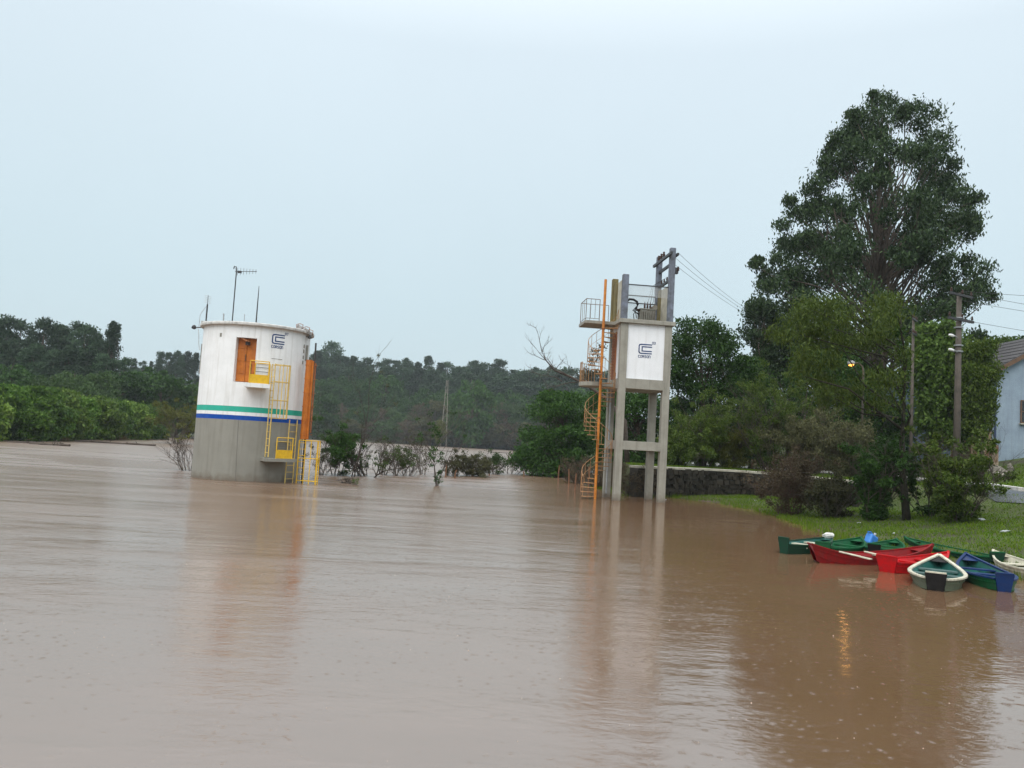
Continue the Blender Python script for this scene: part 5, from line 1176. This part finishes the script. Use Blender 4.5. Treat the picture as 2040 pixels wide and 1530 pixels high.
# round tree hanging over the water left of the tower
tree_px('round_tree', 60, 1125, 60.0, [(772, 1100, 1125), (785, 1070, 1160), (820, 1045, 1190), (870, 1030, 1205), (910, 1005, 1200), (940, 1020, 1170)], 'round dark green tree hanging over the flood water left of the transformer tower', L_dark, nclump=120, cr=.85, per=280, leaf=(.22, .10), tr0=.16, zbase=0.05)
tree_px('dark_tree', 61, 1195, 64.0, [(770, 1180, 1215), (800, 1155, 1250), (860, 1150, 1260), (930, 1160, 1260)], 'dark tree between the round tree and the transformer tower', L_dark, nclump=70, cr=1.0, per=240, leaf=(.22, .10), tr0=.16)
# bare limb of a leaning dead tree
lt = at_y(1215, 800, 46.0); lb0 = Vector((lt.x + 1.2, 46.0, tz(lt.x + 1.2, 46.0)))
ld_ = empty('leaning_tree', lb0); tag(ld_, 'bare leaning tree with a long dead limb reaching out left of the spiral stair', 'tree')
mb = MB(); rnd = random.Random(8)
limb = [(0, 0, -.3)] + [tuple(at_y(a, b, 46.0) - lb0) for a, b in ((1245, 840), (1210, 795), (1170, 768), (1135, 750), (1105, 738), (1088, 718), (1080, 702))]
rr_ = [.16, .13, .11, .085, .07, .055, .035, .012]; mb.path(limb, rr_, 7)
def twig(p, d, L_, r_, dep):
    pts = [Vector(p)]; dd_ = Vector(d)
    for k2 in range(4):
        dd_ = (dd_ + Vector((rnd.gauss(0, .22), rnd.gauss(0, .15), rnd.gauss(.04, .2)))).normalized(); pts.append(pts[-1] + dd_ * L_ / 4)
        if dep < 2 and k2 > 0: twig(pts[-1], (dd_ + Vector((rnd.gauss(0, .7), rnd.gauss(0, .5), rnd.gauss(.2, .5)))).normalized(), L_ * .5, r_ * .55, dep + 1)
    mb.path(pts, [r_ * (1 - .2 * k2) for k2 in range(5)], 4, cap=False)
for i in range(2, 8):
    for _ in range(2): twig(limb[i], Vector((-.6 + rnd.gauss(0, .4), rnd.gauss(0, .3), .7)).normalized(), rnd.uniform(.7, 1.7), .025, 0)
for a, b in ((1150, 762), (1120, 760)): twig(at_y(a, b, 46.0) - lb0, Vector((-1, 0, .05)), 1.8, .03, 0)
mb.build('trunk', M_twig, ld_, smooth=True)
rng = np.random.default_rng(4)
C = np.array([tuple(at_y(a, b, 46.0) - lb0) for a, b in ((1165, 740), (1178, 745), (1190, 742), (1185, 700), (1180, 720), (1195, 715), (1172, 755), (1200, 690))]); V, Fq = leaf_geo(rng, C, np.full(len(C), .33), 90, .13, .06, .4, .2); link('dead_leaves', np_mesh('dead_leaves', V, Fq, L_brown), ld_)

# flooded shrubs, saplings and stakes standing in the water
def wpx(px_, py_): p_ = at_z(px_, py_); return (p_.x, p_.y, 0)
shrub('flooded_bush', 70, wpx(668, 947), 2.7, 1.9, 'leafy dark bush standing in the water right of the intake tower', L_dark, nst=9, ncl=50, cr=.26, per=110, leaf=(.14, .05), r0=.025, bottom=.1, skirt=30, spread=.35)
shrub('bare_sapling', 71, wpx(700, 950), 5.0, 1.6, 'tall bare forked sapling standing in the water beside the dark bush', L_brgreen, nst=2, ncl=5, cr=.2, per=20, leaf=(.12, .05), r0=.032, fork=3, lean=(.04, 0), spread=.3)
shrub('flooded_branches', 72, wpx(735, 950), 1.7, 3.4, 'tangle of bare drowned branches between the dark bush and the leaning sapling', L_mid, nst=7, ncl=22, cr=.28, per=40, leaf=(.14, .05), r0=.055, fork=3)
shrub('flooded_branches', 73, wpx(790, 948), 1.7, 3.2, 'drowned shrub with a few pale green leaf sprays left of the leaning sapling', L_mid, nst=7, ncl=34, cr=.3, per=50, leaf=(.15, .05), r0=.04, fork=3)
shrub('leafy_sapling', 74, wpx(872, 968), 3.9, .9, 'leaning sapling clothed in dark leaves standing alone in the water', L_dark, nst=3, ncl=8, cr=.2, per=30, leaf=(.13, .05), r0=.04, fork=3, lean=(-.15, 0), bottom=.05, skirt=26, spread=.45)
shrub('flooded_bush', 75, wpx(905, 948), 1.5, 2.0, 'low greenish drowned bush right of the leaning sapling', L_brgreen, nst=14, ncl=30, cr=.24, per=60, leaf=(.12, .045), r0=.015, bottom=.1, skirt=24, spread=.5)
shrub('flooded_bush', 76, wpx(948, 949), 1.4, 2.6, 'low brown-green drowned bush behind the brown stakes', L_brgreen, nst=22, ncl=50, cr=.25, per=80, leaf=(.12, .04), r0=.015, bottom=.05, skirt=50, spread=.5)
shrub('flooded_bush', 77, wpx(985, 945), 1.5, 2.0, 'dark twiggy drowned bush at the right end of the drowned thicket', L_dark, nst=16, ncl=34, cr=.24, per=50, leaf=(.12, .045), r0=.015, bottom=.1, skirt=24, spread=.5)
shrub('flooded_branches', 78, wpx(1060, 946), 1.9, 4.2, 'low bare branches trailing in the water under the round tree', L_dark, nst=8, ncl=20, cr=.3, per=40, leaf=(.13, .05), r0=.05, fork=3)
for j, (px_, py_, H_, W_, lb) in enumerate(((640, 947, 1.5, 1.6, 'thin drowned twigs right beside the caged ladder of the intake tower'), (715, 948, 2.3, 2.2, 'drowned twiggy shrub behind the tall bare sapling'), (762, 946, 2.2, 2.6, 'bare drowned shrub in the gap between the two leafy sprays'), (812, 947, 1.5, 2.6, 'drowned grey twigs just left of the leaning sapling'), (842, 945, 2.7, 1.8, 'bare drowned shrub behind the leaning sapling'), (1015, 944, 1.4, 3.0, 'drowned twigs between the dark drowned bush and the round tree'))):
    shrub('drowned_twigs', 400 + j, wpx(px_, py_), H_, W_, lb, L_brgreen, nst=11, ncl=16, cr=.2, per=22, leaf=(.12, .045), r0=.022, fork=3, spread=.6, bottom=.1)
shrub('bare_shrub', 79, wpx(376, 938), 2.0, 3.0, 'bare twiggy shrub in the water left of the intake tower', L_yel, nst=12, ncl=6, cr=.25, per=30, leaf=(.10, .04), r0=.022, fork=3, lean=(-.4, 0), bottom=.75, spread=.6)
shrub('yellowing_bush', 80, (at_y(352, 870, 95).x, 95, .1), 4.2, 5.0, 'yellowing bush on the far bank behind the bare twiggy shrub', L_yel, nst=14, ncl=90, cr=.5, per=80, leaf=(.22, .09), r0=.04, bottom=.05)
shrub('reed_clump', 81, wpx(706, 966), .55, .4, 'small green reed clump poking out of the water in front of the dark bush', L_mid, nst=8, ncl=8, cr=.1, per=20, leaf=(.1, .02), r0=.01, fork=1)
for j, (px_, py_, h_) in enumerate(((887, 951, .75), (907, 953, .5), (941, 949, .5), (975, 948, .42), (1044, 950, .4), (1112, 957, 1.0), (1145, 978, .9), (1133, 970, 1.0), (1158, 968, 1.3), (1172, 972, 1.2))):
    p_ = wpx(px_, py_); o = MB(); rj = random.Random(j); o.path([(0, 0, -.8), (rj.uniform(-.03, .03), 0, h_ * .5), (rj.uniform(-.06, .06), 0, h_)], [.05, .045, .035], 7)
    o = o.build('wooden_stake', M_brownwood); o.location = p_
    if j < 5: tag(o, 'short brown fence stake in the water in front of the drowned bushes', 'stake', 'fence stakes in the water')
    else: tag(o, 'thin brown stake standing in the shallows left of the spiral stair', 'stake', 'stakes left of the spiral stair')
for j, (px_, py_, L_, lb) in enumerate(((70, 884, 4.5, 'driftwood log floating off the green bushes'), (100, 887, 3.2, 'branched driftwood floating beside the longest log'), (230, 884, 8.0, 'longest driftwood log floating towards the bare shrub'), (850, 897, 10.0, 'long driftwood streak floating in mid river'), (1010, 903, 8.0, 'driftwood floating near the round tree'), (690, 963, .5, 'small dark driftwood stub in front of the dark bush'))):
    p_ = wpx(px_, py_); o = MB(); rj = random.Random(90 + j); n_ = 7
    o.path([(-L_ / 2 + L_ * k2 / n_, rj.uniform(-.15, .15) * min(L_, 2) / 2, .03 + rj.uniform(-.04, .06)) for k2 in range(n_ + 1)], [.09 * min(L_, 3) / 3 + .03] * (n_ + 1), 6)
    for _ in range(4): x_ = rj.uniform(-L_ / 2, L_ / 2); o.path([(x_, 0, .02), (x_ + rj.uniform(-.3, .3), rj.uniform(-.3, .3), .25), (x_ + rj.uniform(-.5, .5), rj.uniform(-.3, .3), rj.uniform(.2, .5) * min(L_, 2) / 2)], [.035, .025, .01], 4)
    o = o.build('driftwood', M_twig); o.location = p_; tag(o, lb, 'driftwood')

# ---- far bank: shared meshes, one object per tree
def dome(H, W_, b=.12): return [(H * b, 0, W_ * .30), (H * .3, 0, W_ * .46), (H * .55, 0, W_ * .5), (H * .78, 0, W_ * .38), (H * .93, 0, W_ * .18), (H, 0, .1)]
def eucp(H, W_, seed):
    r_ = random.Random(seed); return [(H * .30, 0, W_ * .22), (H * .42, 0, W_ * .42), (H * .56, 0, W_ * .5 * r_.uniform(.8, 1)), (H * .70, 0, W_ * .44 * r_.uniform(.7, 1)), (H * .82, 0, W_ * .36), (H * .92, 0, W_ * .26), (H, 0, W_ * .07)]
def trk(H, r): return [(0, 0, -1, r * 1.2), (.1, 0, H * .3, r), (0, .1, H * .6, r * .6), (0, 0, H * .93, r * .15)]
FE = [tree_meshes(200 + i, trk(24, .32), eucp(24, (9.5, 8, 11)[i], i), 70, 1.75, 130, (.62, .30), L_farE, M_bark, droop=.5, limb_r=.1, flat=.8, shell=.25, limb_every=2, inner=.3) for i in range(3)]
FT = [tree_meshes(210 + i, trk(24, .3), eucp(24, (5.5, 6.5)[i], 7 + i), 52, 1.2, 110, (.55, .26), L_farE, M_bark, droop=.6, limb_r=.08, flat=1.0, shell=.3, limb_every=2, inner=.3) for i in range(2)]
FD = [tree_meshes(220 + i, trk(10, .22), dome(10, (10, 12)[i]), 60, 1.4, 120, (.55, .30), L_dark, M_bark, droop=.5, limb_r=.08, limb_every=3) for i in range(2)]
FM = [tree_meshes(230 + i, trk(10, .2), dome(10, (9, 11)[i]), 55, 1.3, 110, (.55, .26), L_brgreen, M_twig, droop=.5, limb_r=.08, limb_every=2) for i in range(2)]
FN = [tree_meshes(235 + i, trk(10, .2), dome(10, (9, 11)[i]), 60, 1.3, 120, (.5, .24), leafmat('far_mid_green_leaf', (0.030, 0.062, 0.018), (0.070, 0.115, 0.034), .5, .2, .35), M_bark, droop=.6, limb_r=.08, limb_every=3) for i in range(2)]
FB = [tree_meshes(240, trk(10, .2), dome(10, 8), 55, 1.2, 55, (.5, .14), L_brown, M_twig, droop=.2, limb_r=.09, limb_every=1)]
FG = [tree_meshes(250 + i, trk(5.2, .12), [(.0, 0, 2.6), (1.2, 0, 3.4), (2.8, 0, 3.3), (4.2, 0, 2.3), (5.2, 0, .3)], 75, 1.0, 170, (.42, .20), (L_broad, leafmat('light_broad_leaf', (0.055, 0.112, 0.014), (0.165, 0.245, 0.046), .4, .25, .3), L_broad)[i], M_bark, droop=.7, limb_r=.05, limb_every=3, shell=.4) for i in range(3)]
rf_ = random.Random(12)
def fz(x, y): return float(far_terrain(np.array([[x, y]]))[0])
def far(name, meshes, px_, Y, top_py, Hm, label, group, wide=1.0, cat='tree'):
    t_ = at_y(px_, top_py, Y); x = t_.x; z0 = max(fz(x, Y), 0.0); s_ = max((t_.z - z0) / Hm, .15); m_ = meshes[rf_.randrange(len(meshes))]
    return place(name, m_[0], m_[1], (x, Y, z0), label, group, cat, rz=rf_.uniform(0, 6.28), s=(s_ * wide, s_ * wide, s_))
for px_, py_ in ((-45, 640), (-10, 628), (18, 622), (45, 628), (92, 624), (122, 640), (150, 633), (172, 640), (198, 660)):
    far('eucalyptus_tree', FE, px_, rf_.uniform(150, 165), py_, 24, 'tall dark eucalyptus in the grove above the green bushes on the left bank', 'eucalyptus grove on the left bank', 1.0)
far('eucalyptus_tree', FT, 229, 152, 636, 24, 'slim isolated eucalyptus at the end of the grove on the left bank', None, 1.05)
for px_, py_ in ((-30, 690), (30, 690), (70, 680), (110, 690), (140, 685), (185, 690), (215, 700), (250, 706)):
    far('eucalyptus_tree', FE, px_, rf_.uniform(140, 148), py_, 24, 'lower eucalyptus filling the foot of the left bank grove', 'lower eucalyptus of the left grove', 1.2)
for px_, py_ in ((268, 712), (285, 716), (302, 718), (322, 697), (338, 700), (356, 696), (374, 697), (392, 700), (415, 705), (440, 700), (470, 705), (505, 705), (540, 700), (575, 705)):
    far('eucalyptus_tree', FE + FT, px_, rf_.uniform(255, 275), py_, 24, 'hazy distant eucalyptus on the bank behind the intake tower', 'distant eucalyptus behind the intake tower')
RIDGE = [(606, 705), (620, 702), (632, 697), (645, 700), (660, 676), (680, 700), (694, 712), (707, 707), (720, 716), (735, 709), (752, 718), (773, 712), (790, 716), (810, 710), (832, 719), (854, 707), (878, 720), (895, 716), (915, 728), (932, 726), (947, 715), (967, 719), (985, 727), (997, 712), (1023, 734), (1045, 738), (1068, 729), (1085, 733), (1097, 727), (1126, 735), (1153, 741), (1180, 745), (1205, 748)]
for px_, py_ in RIDGE: far('eucalyptus_tree', FE + FT, px_ + rf_.uniform(-2, 2), rf_.uniform(338, 352), py_, 24, 'hazy eucalyptus along the skyline of the far ridge' if px_ != 660 else 'tallest eucalyptus rising above the skyline of the far ridge', 'eucalyptus row on the far ridge' if px_ != 660 else None, rf_.uniform(1.2, 1.6))
for px_, py_ in ((604, 725), (622, 722), (640, 728), (655, 722), (672, 727), (690, 725), (705, 728), (725, 730)): far('ridge_tree', FE, px_, rf_.uniform(318, 334), py_, 24, 'hazy tree filling the slope below the far ridge skyline', 'slope trees below the far ridge', 1.6)
for i in range(11): far('slope_tree', FD, 600 + i * 19, rf_.uniform(308, 316), rf_.uniform(742, 758), 10, 'dark rounded tree on the lower slope of the far bank', 'lower slope trees of the far bank', .8)
for i in range(22): far('ridge_tree', FE, 610 + i * 28 + rf_.uniform(-8, 8), rf_.uniform(318, 330), rf_.uniform(724, 745), 24, 'hazy tree filling the slope below the far ridge skyline', 'slope trees below the far ridge', 1.7)
for i in range(20): far('slope_tree', FD, 612 + i * 30 + rf_.uniform(-9, 9), rf_.uniform(303, 312), rf_.uniform(768, 790), 10, 'dark rounded tree on the lower slope of the far bank', 'lower slope trees of the far bank', .8)
for i in range(24): far('bank_tree', (FM + FB + FD + FN) if i % 3 else FB, 608 + i * 26 + rf_.uniform(-8, 8), 272 + i * 1.0 + rf_.uniform(0, 12), rf_.uniform(788, 822), 10, 'brownish tree at the waterline of the far bank', 'waterline trees of the far bank', .85)
for i in range(26): far('bank_bush', FM + FB + FN, 600 + i * 24 + rf_.uniform(-8, 8), max(258, 268 + i * 1.1) + rf_.uniform(0, 4), rf_.uniform(832, 850), 10, 'low bush at the waterline of the far bank', 'waterline bushes of the far bank', 1.4, 'bush')
far('evergreen_tree', FD, 945, 276, 752, 10, 'dark domed evergreen standing out on the far bank', None, .75)
far('evergreen_tree', FD, 640, 262, 775, 10, 'dark evergreen on the far bank just right of the orange riser pipe', None, .9)
far('bright_bush', [tree_meshes(260, trk(10, .2), dome(10, 7), 40, 1.1, 90, (.5, .25), L_yel, M_twig, limb_every=3)], 878, 268, 834, 10, 'small bright yellow-green bush on the far bank by the lattice mast', None, .9, 'bush')
for px_, Y, py_, ms_ in ((-40, 112, 722, FD), (25, 118, 722, FD), (70, 112, 745, FD), (105, 108, 742, FN), (150, 115, 735, FN), (195, 122, 735, FN), (240, 130, 735, FD), (285, 140, 727, FD), (325, 135, 735, FD), (360, 140, 755, FN), (385, 138, 762, FN), (410, 150, 760, FD), (455, 170, 770, FD), (500, 180, 775, FD), (550, 200, 770, FD), (595, 215, 780, FN)):
    far('rounded_tree', ms_, px_, Y, py_, 10, 'dark rounded tree between the lush bushes and the eucalyptus grove' if ms_ is FD else 'lighter green rounded tree behind the lush bushes on the left bank', 'dark rounded trees on the left bank' if ms_ is FD else 'lighter rounded trees on the left bank', 1.0)
for px_, Y, py_ in ((-60, 66, 760), (-15, 71, 760), (25, 75, 765), (70, 76, 766), (45, 72, 800), (115, 82, 770), (155, 88, 782), (190, 93, 786), (225, 99, 791), (258, 105, 797), (288, 111, 803), (312, 116, 810), (90, 78, 800), (140, 85, 815), (205, 95, 820), (275, 108, 830)):
    li = rf_.random() < .35
    far('broadleaf_bush', [FG[1]] if li else [FG[0], FG[2]], px_, Y, py_, 5.2, 'lighter yellow-green broad-leaved bush among the lush bushes on the left bank' if li else 'lush deep green broad-leaved bush lining the left bank at the waterline', 'lighter bushes on the left bank' if li else 'lush bushes on the left bank', rf_.uniform(.85, 1.2), 'bush')
for px_, Y in ((120, 78.5), (235, 98), (262, 104), (285, 109)):
    x_ = at_y(px_, 870, Y).x; shrub('dry_grass_tuft', 300 + px_, (x_, Y, max(fz(x_, Y), .02)), .9, 3.2, 'tuft of dry straw-coloured grass at the foot of the left bank bushes', leafmat('straw_leaf', (.16, .12, .05), (.24, .19, .09), .7, .2), nst=14, ncl=34, cr=.35, per=60, leaf=(.3, .04), group='dry grass tufts on the left bank', cat='grass', fork=1, r0=.012, bottom=.05)
# lattice mast on the far bank
lm0 = at_y(886, 840, 270.0); zt_ = at_y(888, 757, 270).z; z0 = fz(lm0.x, 270); la_ = empty('lattice_mast', (lm0.x, 270, z0)); tag(la_, 'thin pale lattice mast on the far bank', 'mast')
M_mast = surf('pale_mast', (.30, .27, .22), .6); Hm = zt_ - z0
for sx_, sy_ in ((-1, -1), (1, -1), (1, 1), (-1, 1)): MB().tube((sx_ * 1.1, sy_ * 1.1, -.5), (sx_ * .25, sy_ * .25, Hm), .07, .05, 5).build('leg', M_mast, la_)
for k2 in range(9):
    z_a, z_b = Hm * k2 / 9, Hm * (k2 + 1) / 9; ra, rb = 1.1 - .85 * k2 / 9, 1.1 - .85 * (k2 + 1) / 9
    for s0, s1 in (((-1, -1), (1, -1)), ((1, -1), (1, 1)), ((1, 1), (-1, 1)), ((-1, 1), (-1, -1))): MB().tube((s0[0] * ra, s0[1] * ra, z_a), (s1[0] * rb, s1[1] * rb, z_b), .03, n=4).build('brace', M_mast, la_)

# ---- grass on the bank
rng = np.random.default_rng(77)
n = 420000; P = np.column_stack([rng.uniform(3.5, 32, n), rng.uniform(14, 47, n)])
d = seg_dist(P, SHORE); keep = inside(P, RPOLY) | (d < .45 * (1 + np.sin(P[:, 0] * 3.1) * np.cos(P[:, 1] * 2.3)) * .5)
rp = list(map(tuple, kA[::4])) + list(map(tuple, nA[::-4])); keep &= ~inside(P, rp)
vis = (P[:, 0] / P[:, 1] < .68); keep &= vis & ((d > .7) | (rng.random(n) < .45))
pn = np.sin(P[:, 0] * 1.7 + np.sin(P[:, 1] * 1.1) * 2) * np.cos(P[:, 1] * 1.3 + P[:, 0] * .4); keep &= (rng.random(n) < np.clip(.62 + .4 * pn, .12, 1)) & (rng.random(n) < np.clip(38 / P[:, 1] ** 1.05, 0, 1))
P = P[keep][:150000]; Z = terrain(P); n = len(P); h_ = rng.uniform(.03, .09, n) + np.where(Z < .03, .05 + .08 * rng.random(n) - np.minimum(Z, 0), 0) * (1 + .5 * np.clip(np.sin(P[:, 0] * .9) * np.cos(P[:, 1] * .8), 0, 1)); a = rng.uniform(0, 6.283, n); wv = .009 + .012 * rng.random(n)
B0 = np.column_stack([P[:, 0] - np.cos(a) * wv, P[:, 1] - np.sin(a) * wv, Z - .01]); B1 = np.column_stack([P[:, 0] + np.cos(a) * wv, P[:, 1] + np.sin(a) * wv, Z - .01])
T_ = np.column_stack([P[:, 0] + rng.normal(0, .04, n), P[:, 1] + rng.normal(0, .04, n), Z + h_])
gm = np_mesh('grass', np.stack([B0, B1, T_], 1).reshape(-1, 3), np.arange(n * 3).reshape(-1, 3), L_grass)
tag(link('grass', gm), 'short wet green grass covering the river bank', 'grass', kind='stuff')

# ---- splashes of the raindrops on the near water
rng = np.random.default_rng(9)
n = 4500; P = np.column_stack([rng.uniform(-16, 15, n), rng.uniform(4.5, 27, n)])
P = P[(~inside(P, RPOLY)) & (np.abs(P[:, 0]) / P[:, 1] < .75)]; n = len(P)
r_ = rng.uniform(.004, .009, n) * rng.choice([.7, 1.0, 1.5], n, p=[.5, .4, .1]); h_ = r_ * rng.uniform(.25, .8, n); a = rng.uniform(0, 6.283, n)
ring = []
for k2 in range(5):
    ring.append(np.column_stack([P[:, 0] + r_ * np.cos(a + k2 * 1.2566), P[:, 1] + r_ * np.sin(a + k2 * 1.2566), np.full(n, -.004)]))
V = np.stack(ring + [np.column_stack([P, h_])], 1).reshape(-1, 3); b_ = np.arange(n)[:, None] * 6
Fq = np.concatenate([np.column_stack([b_ + k2, b_ + (k2 + 1) % 5, b_ + 5]) for k2 in range(5)])
spl = np_mesh('rain_splashes', V, Fq, surf('splash_foam', (.32, .26, .21), .4, spec=.3))
tag(link('rain_splashes', spl), 'tiny raindrop splashes on the flood water', 'splashes', kind='stuff')

# ---- rain haze
m, t = new_mat('rain_haze'); o = nn(t, 'ShaderNodeOutputMaterial'); v = nn(t, 'ShaderNodeVolumePrincipled')
v.inputs['Color'].default_value = (.80, .88, .92, 1); v.inputs['Density'].default_value = 0.00029; v.inputs['Anisotropy'].default_value = 0.0
t.links.new(v.outputs[0], o.inputs['Volume'])
hz = MB().box((0, 1600, 24), (6400, 3900, 56)).build('haze', m); tag(hz, 'thin rainy haze over river and banks', kind='stuff')
